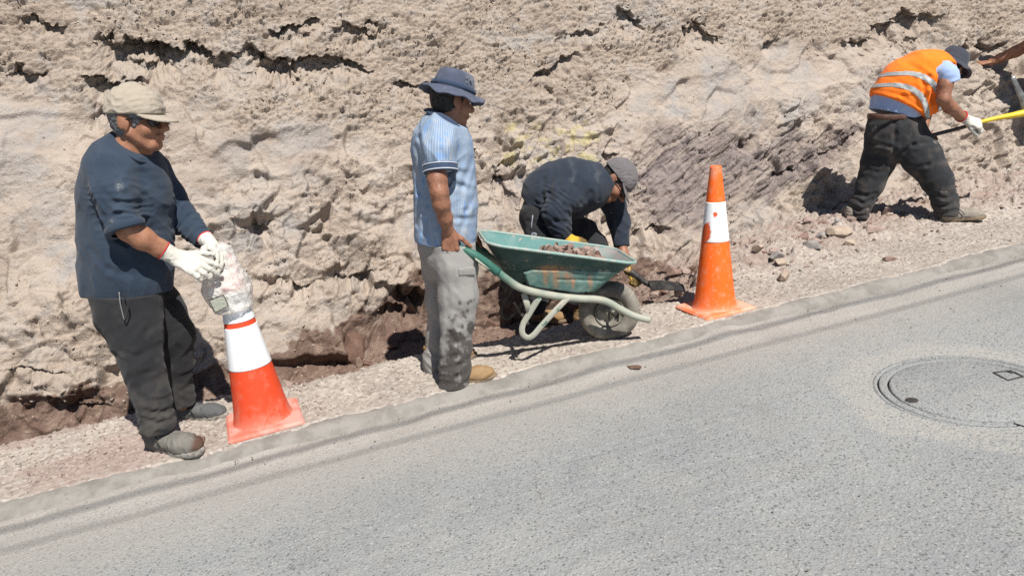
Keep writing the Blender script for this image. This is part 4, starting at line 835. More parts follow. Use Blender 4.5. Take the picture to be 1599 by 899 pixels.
def head_prims(C, fwd, up, s=1.0):
    R = frame(fwd, up)
    def Pt(*k): return C+R@(np.array(k)*s)
    def E(c, r): return ell(Pt(*c), np.array(r)*s, R)
    def Sg(a, b, ra, rb, da=None, db=None): return seg(Pt(*a), Pt(*b), ra*s, rb*s, da and da*s, db and db*s, R[:, 1])
    P = [(E((-.014, 0, .036), (.098, .077, .090)), .02), (E((.030, 0, -.028), (.060, .060, .084)), .03), (E((.062, 0, -.098), (.029, .029, .023)), .03)]
    for q in (-1, 1):
        P += [(Sg((.000, .052*q, -.052), (.058, .024*q, -.100), .022, .018), .03), (E((.058, .040*q, -.034), (.030, .026, .028)), .025), (Sg((.080, .012*q, .026), (.072, .048*q, .024), .012, .012), .015),
              (E((-.006, .079*q, -.010), (.018, .010, .034)), .008), (E((-.018, .087*q, -.006), (.018, .008, .032)), .006), (E((.102, .011*q, -.034), (.012, .009, .009)), .010)]
    P += [(Sg((.088, 0, .016), (.118, 0, -.024), .009, .0125), .014), (E((.119, 0, -.030), (.014, .012, .011)), .012), (Sg((.091, -.020, -.062), (.091, .020, -.062), .0085, .0085), .008), (Sg((.088, -.017, -.073), (.088, .017, -.073), .0085, .0085), .008)]
    S = union(P)
    for q in (-1, 1): S = sub(S, ell(Pt(.098, .031*q, .002), np.array((.018, .018, .012))*s, R), .012)
    S = sub(S, seg(Pt(.102, -.022, -.0672), Pt(.102, .022, -.0672), .003, .003), .004)
    return S, Pt, R
def skin_head(C, fwd, up, s, neck, r_neck=.060, vox=.0034, extra=()):
    S, Pt, R = head_prims(C, fwd, up, s); n0 = Pt(-.022, 0, -.055); f0, l0, h0 = S
    T = union([(seg(n0, neck, .056*s, r_neck), .02)]+[(e, .03) for e in extra]); f1 = T[0]
    return polygonise((lambda p: smin(f0(p), f1(p), .03), np.minimum(l0, T[1]), np.maximum(h0, T[2])), vox), Pt, R
def eyes(Pt, R, s, root, white):
    for q in (-1, 1):
        v, f = lathe([(.0001, .0115*s), (.004*s, .011*s), (.008*s, .0085*s), (.011*s, .003*s), (.0115*s, -.003*s), (.008*s, -.009*s), (.0001, -.0115*s)], Pt(.080, .031*q, .000), np.stack([R[:, 1], R[:, 2], R[:, 0]], -1), 16)
        e = part('eye', (v, f), white, root); v, f = lathe([(.0052*s, .0105*s), (.004*s, .0122*s), (.0001, .0126*s)], Pt(.080, .031*q, .000), np.stack([R[:, 1], R[:, 2], R[:, 0]], -1), 12); part('iris', (v, f), iron_m, e)
def hair_mesh(C, R, s, low=-.075, front=.045, thick=.010, top=None, vox=.004, seed=1):
    Pt = lambda *k: C+R@(np.array(k)*s)
    S = union([ell(Pt(-.016, 0, .034), (np.array((.098, .078, .092))+thick)*s, R), ell(Pt(-.03, 0, -.03), np.array((.075, .066, .06))*s, R)], .03); cf = plane(Pt(front, 0, 0), R[:, 0]+.55*R[:, 2]*-1); cl = plane(Pt(-.05, 0, low), -R[:, 2]-.25*R[:, 0])
    S = disp(S, lambda p: .004*perlin3((p-C)@R*np.array([40, 40, 90])+seed)+.003*perlin3(p*110)); S = cut(S, cf, cl, *([plane(Pt(0, 0, top), R[:, 2])] if top else []), k=.008)
    for q in (-1, 1): S = sub(S, ell(Pt(.004, .084*q, -.012), np.array((.019, .022, .032))*s, R), .006)
    return polygonise(S, vox)
def cap_meshes(C, R, s, tilt=0.0, brim=.085, fat=.016, low=.022, vox=.0035, seed=1, brim_drop=.0, limp=.004):
    c, q = math.cos(tilt), math.sin(tilt); Rt = R@np.array([[c, 0, q], [0, 1, 0], [-q, 0, c]]); Pt = lambda *k: C+Rt@(np.array(k)*s)
    S = ell(Pt(-.014, 0, .030), (np.array((.100, .080, .096))+fat)*s, Rt); S = disp(S, addf(folds(limp, (16, 16, 22), seed), lambda p: .002*perlin3(p*50)))
    S = cut(S, plane(Pt(0, 0, low), -Rt[:, 2]+.10*Rt[:, 0]), k=.006); S = sub(S, ell(Pt(-.014, 0, .020), (np.array((.100, .080, .096))+fat-.010)*s, Rt), .002)
    def bf(p):
        l = ((p-C)@Rt)/s; x, y, z = l[:, 0], l[:, 1], l[:, 2]; w = 1-np.clip(np.abs(y)/.09, 0, 1.3)**2
        zc = low+.004-(.25+brim_drop)*(x-.075)-1.7*y*y+.004; d2 = (np.sqrt(((x-.065)/(brim+.012))**2+(y/.084)**2)-1)*.075
        return np.maximum(np.maximum(d2, np.abs(z-zc)-.0045), .055-x-.6*np.maximum(0, np.abs(y)-.03))*s*.8
    m = .22*s; B = (bf, C-m, C+m); return polygonise(S, vox), polygonise(B, .003), Pt, Rt
def bucket(C, R, s, tilt=0.0, roll=0., rb=.155, seed=2, droop=.028, crown=.105):
    c, q = math.cos(tilt), math.sin(tilt); Rt = R@np.array([[c, 0, q], [0, 1, 0], [-q, 0, c]]); c, q = math.cos(roll), math.sin(roll); Rt = Rt@np.array([[1, 0, 0], [0, c, -q], [0, q, c]])
    h = crown; prof = [(.001, h), (.03, h), (.06, h-.002), (.078, h-.010), (.086, h-.024), (.092, .055), (.098, .020), (.103, .012), (.106, .012), (.104, .007), (.118, .0), (rb-.012, -droop+.004), (rb, -droop), (rb+.002, -droop-.006), (rb-.004, -droop-.009), (rb-.02, -droop-.004), (.115, -.008), (.100, .002), (.094, .02), (.085, .07), (.05, .095), (.001, .098)]
    prof = [(r*s, z*s) for r, z in prof]; prof = [tuple(k) for k in np.concatenate([np.linspace(a, b, 4, endpoint=False) for a, b in zip(prof, prof[1:])]+[[prof[-1]]])]
    def wob(V, a):
        r = np.hypot(V[..., 0], V[..., 1])/s; w = sstep(.10, .16, r); V[..., 2] += s*w*(.012*np.sin(2*a+seed)+.007*np.sin(5*a+seed*2)+.004*np.sin(11*a))[:, None]; k = 1+.02*np.sin(3*a+seed)[:, None]+.012*fbm2(a[:, None]*3+seed, V[..., 2]*30, 2); V[..., 0] *= k; V[..., 1] *= k; return V
    return lathe(prof, C+Rt@np.array([-.008*s, 0, .040*s]), Rt, 96, 1.10, .96, wob), Rt
def shoe(root, heel, toe, up, m, sole_m, L=None, lace=None, stain=None, high=.10, w=1.0):
    heel = np.asarray(heel, float); f = toe-heel; L = np.linalg.norm(f) if L is None else L; R = frame(f, up); s = L/.30; Pt = lambda *k: heel+R@(np.array(k)*s)
    S = union([(ell(Pt(.225, .004, .038), np.array((.075, .052*w, .040))*s, R), .03), (seg(Pt(.05, 0, .052), Pt(.20, 0, .046), .044*s*w, .046*s*w, .048*s, .040*s, R[:, 2]), .03), (ell(Pt(.045, 0, .055), np.array((.048, .042*w, .055))*s, R), .03), (seg(Pt(.060, 0, .06), Pt(.055, 0, high), .045*s, .046*s), .02)])
    S = disp(S, addf(folds(.004, (26, 30, 22), int(heel[0]*100) % 17, fine=.0015))); S = cut(S, plane(Pt(0, 0, .016), -R[:, 2]), plane(Pt(0, 0, high+.012), R[:, 2]), k=.004)
    v, fc = polygonise(S, .004); sh_ = part('shoe', (v, fc), m, root, True, {'stain': np.zeros(len(v)) if stain is None else stain(v)})
    t = np.linspace(0, 2*np.pi, 48, endpoint=False); x = .152+.158*np.cos(t); y = np.sin(t)*(.049+.010*np.cos(t)-.012*np.exp(-((x-.13)/.06)**2))*w; rows = []
    for z, k in ((0, .95), (.004, 1.0), (.022, 1.02), (.028, .98)): rows.append(np.stack([(x-.15)*k+.15, y*k, np.full(48, z)], -1))
    vv = np.stack(rows, 1); vv = np.concatenate([np.stack([np.stack([np.full(48, .15), np.zeros(48), np.zeros(48)], -1)], 1), vv, np.stack([np.stack([np.full(48, .15), np.zeros(48), np.full(48, .028)], -1)], 1)], 1).reshape(-1, 3)
    part('sole', (heel+(vv*s)@R.T, grid_faces(48, 6, True)), sole_m, sh_)
    if lace:
        tb = []
        for k in range(4):
            x0 = .105+.030*k; z0 = .105-.014*k; tb.append(tube(spline([Pt(x0, -.030, z0-.016), Pt(x0+.008, 0, z0+.001), Pt(x0+.012, .030, z0-.016)], 4), .0032*s, 6))
        tb.append(tube(spline([Pt(.10, 0, .104), Pt(.10, -.035, .10), Pt(.12, -.055, .075), Pt(.14, -.06, .05)], 5), .003*s, 6)); part('laces', merge(*tb), lace, sh_)
    return sh_
def hand_prims(wrist, d, back, side, s=1.0, curl=(.35, .4, .45, .5), spread=.10, thumb=(.7, .55, -.25), fat=0.0, tcurl=.35):
    """palm and five fingers; d along the hand, back out of its back, thumb on the side*cross(d, back) side"""
    d = unit(d); back = unit(np.asarray(back, float)-d*(np.asarray(back)@d)); lat = np.cross(d, back)*side; P = []
    def rot(v, a): return v*math.cos(a)-back_of(v)*math.sin(a)
    kn = [(.094, .031), (.099, .010), (.095, -.011), (.086, -.030)]; ln = [.074, .082, .076, .060]
    for (a, b), l, cu, i in zip(kn, ln, curl, range(4)):
        K = wrist+s*(d*a+lat*b+back*.002); P.append((seg(wrist+s*(d*.008+lat*b*.55), K, .0155*s+fat, .0125*s+fat, .0130*s+fat, .0120*s+fat, back), .009))
        dirv = unit(d+lat*(1.5-i)*spread); nb = unit(back-dirv*(back@dirv)); A = K; r = .0098*s+fat
        for j, fr in enumerate((.46, .30, .24)):
            an = cu*(.75, 1.15, .85)[j]; dn = unit(dirv*math.cos(an)-nb*math.sin(an)); nb = unit(nb*math.cos(an)+dirv*math.sin(an)); dirv = dn
            B = A+dirv*l*fr*s; P.append((seg(A, B, r, r*.92), .003 if j else .005)); A = B; r *= .92
    A = wrist+s*(d*.022+lat*.022-back*.004); dv = unit(lat*thumb[0]+d*thumb[1]+back*thumb[2]); r = .0135*s+fat; tgt = unit(d*.9-back*.35)
    for l, k in ((.042, 0), (.034, tcurl), (.028, tcurl)):
        dv = unit(dv*(1-k)+tgt*k); B = A+dv*l*s; P.append((seg(A, B, r, r*.86), .010)); A = B; r *= .86
    return P
def glove(root, wrist, d, back, side, m, cuffdir, cuff_r=.040, cuff_m=None, s=1.12, name='glove', stain=None, **k):
    P = hand_prims(wrist, d, back, side, s, fat=.0022, **k)+[(seg(wrist-unit(cuffdir)*.055, wrist+unit(d)*.012, cuff_r, .031), .02)]
    S = disp(union(P), addf(folds(.0022, (34, 34, 34), 4), lambda p: .0012*perlin3(p*95)), .006); S = cut(S, plane(wrist-unit(cuffdir)*.058, -unit(cuffdir)), k=.003); v, f = polygonise(S, .0032)
    g = part(name, (v, f), m, root, True, {'stain': np.zeros(len(v)) if stain is None else stain(v)})
    if cuff_m: 
        a = unit(cuffdir); x = unit(np.cross(a, [0.1, 1, 0])); R = np.stack([x, np.cross(a, x), a], -1); o = np.asarray(wrist)-a*.057
        part('cuff_edge', lathe([(cuff_r-.006, -.003), (cuff_r+.002, -.003), (cuff_r+.003, .003), (cuff_r-.004, .004)], o, R, 32), cuff_m, g)
    return g
def core(prims, vox=.02):                             # the body under the clothes, so that head, arms and trunk are one figure
    return polygonise(union(prims, .05), vox)
def body(root, pieces, m):
    v, f = mergeq(*pieces); return part('body', (v, f), m, root, True, {'stain': np.zeros(len(v))})
skinA = skin_mat('skin_tanned', (.345, .165, .098), (.25, .112, .066)); skinB = skin_mat('skin_brown', (.29, .135, .082), (.205, .092, .058)); skinC = skin_mat('skin_dark_brown', (.225, .105, .066), (.165, .074, .048))
eye_m = mat('eye_white', (.6, .57, .52), .3, bump=0); lens_m = mat('dark_lens', (.012, .012, .014), .12, bump=0, spec=.6)
white_glove = cloth_mat('white_work_glove', (.52, .50, .44), (.66, .64, .59), (.36, .31, .22), fade=.7); red_edge = mat('red_cuff_edge', (.50, .04, .045), .8)
yellow_glove = cloth_mat('yellow_glove', (.62, .36, .04), (.72, .47, .09), (.03, .03, .03)); sole_g = mat('grey_rubber_sole', (.30, .285, .255), .9, (.13, .12, .105), 22, .4, .65); lace_m = mat('lace_dark', (.035, .034, .033), .9)
def Gf(px, py, dz=0.0): return G(px, py, dz)

# ---------------------------------------------------------------- man on the left, pulling the tilted cone
YA = 3.58; ra = thing('person', 'man in navy shirt, tan cap and sunglasses holding the tip of the tilted cone', 'person', G(290, 668))
navy = cloth_mat('navy_jersey', (.028, .044, .070), (.056, .076, .105), (.30, .30, .30)); blk = cloth_mat('black_trousers', (.018, .019, .022), (.030, .030, .033), (.085, .076, .066), fade=.4, speck=((.30, .28, .25), 30, .735))
upA = unit([.05, -.02, 1]); fA = unit([.985, -.13, -.05]); hC = W(216, 187, 3.52); hs_A = 1.13
# shirt
T = union([(q, .06) for q in chain([(208, 228, 3.56, 29, .10), (196, 264, 3.57, 53, .195), (197, 305, 3.57, 65, .19), (197, 370, 3.57, 66, .18), (198, 420, 3.57, 66, .175), (199, 470, 3.57, 66, .17)])]+
          [(q, .05) for q in chain([(170, 262, 3.43, 30, .078), (178, 300, 3.37, 29, .072), (191, 356, 3.34, 27, .068)])]+[(q, .045) for q in chain([(238, 268, 3.73, 30, .08), (262, 308, 3.77, 25, .07), (288, 343, 3.76, 22, .062), (322, 380, 3.66, 15, .045)])], .05)
cr1 = crease([([(200, 262), (214, 310), (222, 345)], 3.34, .010, .012), ([(232, 282), (246, 330), (250, 400)], 3.42, .012, .010), ([(214, 270), (236, 300), (240, 350)], 3.42, .012, .010), ([(256, 300), (262, 350), (262, 420)], 3.45, .014, .010), ([(160, 300), (178, 318), (208, 322)], 3.28, .010, .010), ([(158, 340), (180, 336), (214, 328)], 3.26, .008, .010), ([(140, 390), (170, 420), (200, 430)], 3.38, .015, .008), ([(250, 268), (236, 255), (222, 250)], 3.45, .012, .008),
              ([(300, 330), (284, 352)], 3.70, .009, .010), ([(306, 340), (292, 362)], 3.66, .009, .010), ([(316, 355), (302, 376)], 3.62, .008, .008), ([(170, 356), (215, 340)], 3.25, .007, -.006)])
Tc = disp(T, addf(drape(.020, 2, (68, -54, 80), 2.4, 11), folds(.004, (6, 6, 3.2), 2), bunch(W(176, 300, 3.36), W(190, 356, 3.33)-W(176, 300, 3.36), 95, .008, -.04, .16, 3), bunch(W(262, 308, 3.77), W(322, 380, 3.66)-W(262, 308, 3.77), 100, .008, .02, .30, 6), cr1)); 
armdirA = unit(W(190, 356, 3.33)-W(176, 300, 3.36)); fd = unit(W(322, 380, 3.66)-W(288, 343, 3.76)); pS = W(196, 357, 3.33); pF = W(318, 375, 3.67)
zone = lambda P, r, q: (lambda p: np.where(np.linalg.norm(p-P, axis=1) < r, q(p), -1.))
Tc = cut(Tc, plane(W(198, 455, 3.57), [.03, 0, -1]), zone(pS, .11, plane(pS, unit(armdirA+np.array([.25, 0, -.1])))), zone(pF, .09, plane(pF, fd)), plane(W(205, 243, 3.42), [.55, -.10, .83]), k=.005)
v, f = polygonise(Tc, .0052); px, py = project(v); st = .55*np.exp(-((px-186)/5)**2-((py-291)/7)**2)*(v[:, 1] < 3.45)+.35*np.exp(-((px-176)/5)**2-((py-346)/4)**2)+.25*np.exp(-((px-247)/8)**2-((py-362)/3)**2); st = np.clip(st*(.6+1.2*fbm2(px*.3, py*.3, 2)), 0, .7)
shirtA = part('shirt', (v, f), navy, ra, True, {'stain': st})
nk = spline([W(170, 214, 3.54), W(184, 228, 3.47), W(200, 241, 3.43), W(216, 251, 3.44), W(230, 254, 3.50), W(240, 248, 3.60)], 6); part('neckband', tube(nk, .0085, 8, .7, YH), navy, shirtA)
cf_ = pS-armdirA*.006; ax_ = unit(armdirA+np.array([.25, 0, -.1])); xr = unit(np.cross(ax_, [0, 1, 0])); part('rolled_cuff', lathe([(.060, -.018), (.074, -.020), (.080, -.006), (.079, .012), (.072, .020), (.058, .016)], cf_+np.array([0, -.004, 0]), np.stack([xr, np.cross(ax_, xr), ax_], -1), 40, 1.20, 1.0, lambda V, a: V*np.array([1, 1, 1])+np.stack([.004*np.sin(a*3)[:, None]*np.ones(6), .003*np.sin(a*5)[:, None]*np.ones(6), .004*np.sin(a*2+1)[:, None]*np.ones(6)], -1)), navy, shirtA)
# trousers
Tn = chain([(194, 456, 3.50, 54, .14), (200, 490, 3.49, 49, .13), (212, 525, 3.46, 39, .108), (224, 572, 3.42, 29, .092), (236, 620, 3.40, 26, .082), (247, 664, 3.39, 27, .085)])
Tf = chain([(228, 456, 3.66, 40, .125), (246, 490, 3.68, 40, .12), (262, 522, 3.70, 37, .108), (270, 565, 3.73, 29, .095), (276, 610, 3.74, 23, .08), (283, 634, 3.74, 25, .085)])
crT = crease([([(234, 600), (262, 594)], 3.30, .009, .009), ([(216, 622), (246, 632), (264, 628)], 3.30, .009, .012), ([(222, 642), (250, 650), (270, 644)], 3.30, .008, .012), ([(226, 656), (252, 664), (272, 656)], 3.30, .007, .010), ([(190, 548), (215, 556), (250, 540)], 3.34, .012, .008), ([(246, 480), (226, 520), (222, 560)], 3.36, .014, .010), ([(206, 590), (226, 584), (254, 570)], 3.32, .010, .007), ([(186, 455), (192, 500)], 3.34, .006, .006), ([(284, 590), (302, 580)], 3.65, .009, .010), ([(280, 612), (300, 604)], 3.65, .008, .010)])
S = disp(union([(q, .04) for q in Tn]+[(q, .04) for q in Tf]), addf(drape(.017, 9, (38, -48, 66), 3.2, 12), bunch(W(238, 630, 3.40), [.55, 0, -1], 70, .009, -.02, .30, 4), bunch(W(276, 600, 3.74), [-.4, 0, -1], 75, .008, 0, .25, 8), crT)); S = cut(S, plane(W(200, 452, 3.57), [0, 0, 1]), plane(W(250, 672, 3.39), [.05, 0, -1]), zone(W(283, 638, 3.74), .12, plane(W(283, 636, 3.74), [.1, 0, -1])), k=.004)
v, f = polygonise(S, .0062); px, py = project(v); dst = np.clip(sstep(560, 660, py)*(.35+.5*fbm2(px*.04, py*.04, 4)), 0, .55)+.35*np.clip(fbm2(px*.03+5, py*.03, 4)-.25, 0, 1); trA = part('trousers', (v, f), blk, ra, True, {'stain': dst})
zp = spline([W(186, 456, 3.345), W(188, 475, 3.340), W(194, 500, 3.338)], 6); part('pocket_zip', tube(zp, .0028, 6), mat('zip_grey', (.25, .25, .25), .4), trA); part('pocket_welt', tube(spline([W(192, 458, 3.342), W(200, 478, 3.340), W(196, 500, 3.336)], 6), .0035, 6), blk, trA)
# body
neckA = W(207, 236, 3.55); (hv, Pt, Rh) = skin_head(hC, fA, upA, hs_A, neckA, .075, extra=[seg(W(206, 236, 3.55), W(200, 272, 3.57), .085, .14, .095, .15)])
armv = polygonise(union(chain([(192, 352, 3.34, 15, .044), (201, 358, 3.34, 18.5, .052), (222, 372, 3.36, 18, .047), (250, 388, 3.40, 14, .036), (270, 398, 3.42, 12, .030)]), .02), .004)
armf = polygonise(union(chain([(240, 270, 3.73, 14, .04), (288, 343, 3.76, 12, .035), (324, 379, 3.65, 10, .027)]), .02), .006)
cor = core(chain([(205, 250, 3.57, 34, .13), (197, 320, 3.57, 52, .14), (198, 450, 3.57, 48, .13)])+chain([(195, 450, 3.5, 36, .09), (222, 570, 3.42, 18, .06), (250, 668, 3.39, 13, .045)])+chain([(225, 450, 3.66, 30, .09), (271, 565, 3.73, 17, .06), (285, 630, 3.74, 12, .045)])+chain([(170, 265, 3.44, 18, .05), (188, 340, 3.34, 17, .045)]))
bA = body(ra, [hv, armv[0:2], armf, cor], skinA)
greyhair = mat('grey_hair', (.095, .10, .108), .7, (.19, .19, .195), 130, .40, .66, .5, 260, .003)
part('hair', hair_mesh(hC, Rh, hs_A, -.085, .052, .012), greyhair, ra); part('sideburn', polygonise(disp(seg(hC+Rh@np.array([.028, -.070, .016])*hs_A, hC+Rh@np.array([.026, -.068, -.022])*hs_A, .016, .008, .009, .006), lambda p: .003*perlin3(p*120)), .003), greyhair, ra)
cs_, cb_, _, _ = cap_meshes(hC, Rh, hs_A, .06, .088, .020, .024, seed=4, limp=.007); khaki = cloth_mat('tan_cap_cotton', (.36, .312, .25), (.44, .39, .325), fade=.6); cp_ = part('cap', (cs_[0], cs_[1]), khaki, ra, True, {'stain': np.zeros(len(cs_[0]))}); part('cap_brim', cb_, khaki, cp_, True, {'stain': np.zeros(len(cb_[0]))})
def glasses(root, Pt, s, side=(-1, 1), lensr=(.010, .024, .017)):
    g = part('sunglasses', merge(tube(spline([Pt(.106, -.006, .006), Pt(.108, 0, .008), Pt(.106, .006, .006)], 3), .0028, 6), *[tube(spline([Pt(.090, .062*q, .008), Pt(.05, .078*q, .006), Pt(.0, .086*q, .002)], 5), .0032, 6) for q in side]), lens_m, root)
    for q in (-1, 1):
        a = polygonise(ell(Pt(.093, .037*q, -.004), np.array((.015, .033, .021))*s, Rg_(Pt)), .003); part('lens', a, lens_m, g)
def Rg_(Pt): o = Pt(0, 0, 0); return np.stack([unit(Pt(1, 0, 0)-o), unit(Pt(0, 1, 0)-o), unit(Pt(0, 0, 1)-o)], -1)
glasses(ra, Pt, hs_A)
wn = W(274, 401, 3.42); glove(ra, wn, W(328, 424, 3.40)-wn, [-.1, -.75, .65], -1, white_glove, W(274, 401, 3.42)-W(235, 380, 3.38), .044, red_edge, 1.22, curl=(.25, .40, .5, .55), spread=.10, thumb=(.55, .75, -.1), tcurl=.2)
wf2 = W(330, 382, 3.63); glove(ra, wf2, W(356, 412, 3.52)-wf2, [.45, .3, .8], 1, white_glove, W(330, 382, 3.63)-W(305, 358, 3.70), .040, red_edge, 1.15, curl=(.45, .5, .55, .6), spread=.08)
gshoe = cloth_mat('grey_dusty_shoe', (.135, .13, .118), (.23, .215, .19), (.09, .05, .035), fade=.8, sheen=0)
h1 = Gf(240, 699); t1 = Gf(314, 712); shoe(ra, h1+NST*.004, t1+NST*.004, NST, gshoe, sole_g, None, lace_m, lambda v: .9*sstep(296, 306, project(v)[0]+.3*(project(v)[1]-690))*(project(v)[1] < 704), .115, 1.1)
h2 = Gf(283, 655); t2 = Gf(354, 652); shoe(ra, h2+NST*.004, t2+NST*.004, NST, cloth_mat('slate_shoe', (.10, .105, .108), (.17, .17, .165), fade=.7, sheen=0), sole_g, None, lace_m, None, .10, 1.05)
# ---------------------------------------------------------------- man in the middle, holding the barrow
YB = 3.93; rb_ = thing('person', 'man in light blue polo and navy bucket hat standing between the wheelbarrow handles', 'person', G(712, 583))
m, t, b = newmat('pinstriped_polo'); co = coord(t); at = attr_n(t, 'around'); n1 = noise_n(t, co, 7, 4, .6, .8); n2 = noise_n(t, co, 36, 4, .6)
sw = math_n(t, 'SINE', math_n(t, 'ADD', math_n(t, 'MULTIPLY', at, 760.0), math_n(t, 'MULTIPLY', n2, 1.5))); c = mix_n(t, ramp_n(t, sw, -.5, .6), (.20, .275, .395), (.305, .37, .455))
mp = N(t, 'ShaderNodeMapping'); mp.inputs['Scale'].default_value = (1, 1, .35); t.links.new(co, mp.inputs[0]); bl = noise_n(t, mp.outputs[0], 15, 3, .55, 1.0)
c = mix_n(t, math_n(t, 'MULTIPLY', ramp_n(t, bl, .57, .66), .40), c, (.085, .26, .62)); c = mix_n(t, math_n(t, 'MULTIPLY', ramp_n(t, bl, .45, .38), .45), c, (.36, .36, .35)); c = mix_n(t, math_n(t, 'MULTIPLY', ramp_n(t, n1, .5, .7), .25), c, (.30, .40, .53))
t.links.new(c, b.inputs['Base Color']); b.inputs['Roughness'].default_value = .9; b.inputs['Specular IOR Level'].default_value = .15; bump_n(t, b, noise_n(t, co, 32, 5, .6, .8), .3, .008); polo = m
navyk = cloth_mat('navy_rib', (.035, .055, .10), (.06, .085, .14)); piping = cloth_mat('white_piping', (.40, .44, .50))
S = union([(q, .06) for q in chain([(694, 190, 3.92, 23, .12), (691, 210, 3.93, 37, .185), (691, 236, 3.93, 44, .185), (694, 275, 3.93, 44, .17), (696, 320, 3.93, 46, .165), (696, 362, 3.93, 44, .16), (696, 400, 3.93, 43, .16)])]+
          [(q, .05) for q in chain([(685, 206, 3.78, 25, .075), (686, 235, 3.72, 25, .07), (689, 272, 3.69, 24.5, .072)])]+[(q, .05) for q in chain([(700, 208, 4.09, 24, .07), (704, 240, 4.14, 23, .07), (708, 268, 4.15, 22, .07)])], .05)
cr = crease([([(650, 230), (664, 280), (660, 330)], 3.80, .012, .008), ([(655, 215), (672, 262), (668, 320), (660, 365)], 3.77, .010, .010), ([(648, 250), (656, 300), (652, 350)], 3.85, .010, .009), ([(738, 250), (722, 290), (716, 340)], 3.78, .012, .010), ([(744, 300), (728, 330), (716, 372)], 3.78, .012, .010), ([(716, 270), (735, 282)], 3.76, .010, .009), ([(712, 290), (738, 300)], 3.76, .010, .008), ([(680, 355), (700, 340), (740, 345)], 3.76, .012, .008), ([(690, 235), (700, 262)], 3.66, .008, .008), ([(672, 225), (676, 262)], 3.66, .008, .007), ([(742, 275), (720, 268)], 3.77, .010, .008)])
S = disp(S, addf(drape(.013, 21, (70, -60, 40), 2.6, 13), folds(.003, (11, 11, 3.5), 21), cr)); sd = unit(W(689, 272, 3.69)-W(686, 235, 3.72)); pS = W(688, 268, 3.70); pS2 = W(708, 264, 4.15)
S = cut(S, plane(W(695, 379, 3.93), [-.06, 0, -1]), zone(pS, .10, plane(pS, sd)), zone(pS2, .10, plane(pS2, [.05, 0, -1])), plane(W(700, 186, 3.85), [.5, -.12, .85]), k=.004)
v, f = polygonise(S, .006); axis = W(694, 300, 3.93); shirtB = part('polo_shirt', (v, f), polo, rb_, True, {'around': .17*np.arctan2(v[:, 0]-axis[0], -(v[:, 1]-axis[1]))})
xr = unit(np.cross(sd, [0, 1, 0])); Rs = np.stack([xr, np.cross(sd, xr), sd], -1); part('sleeve_band', lathe([(.070, -.032), (.0845, -.032), (.0855, .004), (.083, .009), (.060, .009)], pS-sd*.005, Rs, 40, 1.02, .98), navyk, shirtB)
for z in (-.026, .004): part('sleeve_piping', lathe([(.083, z-.003), (.0872, z-.003), (.0872, z+.003), (.083, z+.003)], pS-sd*.005, Rs, 40, 1.02, .98), piping, shirtB)
ck = spline([W(676, 174, 4.02), W(667, 171, 3.93), W(676, 176, 3.84), W(692, 183, 3.80), W(706, 192, 3.80), W(718, 203, 3.83), W(727, 214, 3.88)], 8)
part('collar', tube(ck, .022, 10, .32, (-.3, -.35, .9)), navyk, shirtB); part('collar_piping', tube(ck+np.array([-.004, -.010, -.021]), .004, 6), piping, shirtB)
# trousers with cargo pocket
gpant = cloth_mat('dusty_grey_trousers', (.255, .245, .235), (.36, .35, .33), (.052, .044, .040), fade=.6, speck=((.09, .08, .07), 24, .70))
S = union([(q, .04) for q in chain([(708, 376, 3.86, 34, .13), (712, 415, 3.83, 32, .12), (716, 462, 3.81, 30, .10), (714, 500, 3.80, 25, .09), (712, 540, 3.80, 23, .085), (711, 572, 3.80, 23, .085), (709, 600, 3.80, 24, .088)])]+
          [(q, .035) for q in chain([(684, 376, 4.00, 33, .12), (686, 420, 4.03, 25, .11), (688, 470, 4.05, 22, .09), (686, 520, 4.06, 19, .085), (680, 560, 4.06, 18, .085), (678, 580, 4.06, 17, .085)])]+[(q, .04) for q in chain([(696, 372, 3.93, 44, .15), (697, 400, 3.93, 38, .14)])])
pk = rbox(W(730, 444, 3.735), (.075, .022, .165), .010, frame([1, .25, 0], [.04, 0, 1])); fl = rbox(W(730, 424, 3.728), (.082, .022, .045), .008, frame([1, .25, 0], [.12, 0, 1]))
S = union([(S, .0), (pk, .016), (fl, .005)]); crb = crease([([(690, 565), (712, 556), (730, 548)], 3.70, .010, .014), ([(688, 580), (715, 572), (738, 568)], 3.70, .009, .014), ([(690, 592), (712, 588), (736, 584)], 3.70, .008, .012), ([(700, 520), (712, 536), (728, 532)], 3.70, .010, .012), ([(700, 500), (716, 512), (734, 506)], 3.70, .010, .009), ([(704, 480), (722, 492)], 3.70, .010, .007), ([(690, 410), (700, 470), (698, 520)], 3.72, .008, .006), ([(704, 408), (712, 450), (712, 500)], 3.72, .004, .005),
    ([(668, 545), (690, 552)], 3.97, .009, .010), ([(668, 560), (690, 566)], 3.97, .009, .010), ([(684, 385), (672, 400)], 3.80, .010, .006), ([(670, 398), (700, 392)], 3.78, .005, .005)])
S = disp(S, addf(drape(.010, 31, (60, -55, 78), 2.6, 12), bunch(W(711, 560, 3.8), [.6, 0, -1], 60, .007, .0, .32, 14), bunch(W(682, 540, 4.06), [-.4, 0, -1], 75, .007, 0, .2, 15), lambda p: .5*crb(p))); S = cut(S, plane(W(695, 376, 3.93), [0, 0, 1]), plane(W(709, 602, 3.80), [.1, -.0, -1]), zone(W(678, 580, 4.06), .14, plane(W(678, 578, 4.06), [.1, 0, -1])), k=.004)
v, f = polygonise(S, .006); px, py = project(v); n = fbm2(px*.06, py*.06, 4); nearl = v[:, 1] < 3.92
wet = np.clip(sstep(.0, .85, (py-505)/60+(px-700)/60*.9+n*.9)*sstep(480, 520, py+n*25)*nearl*1.0, 0, .93)*(1-.55*sstep(.25, .75, fbm2(px*.09, py*.09, 3)))
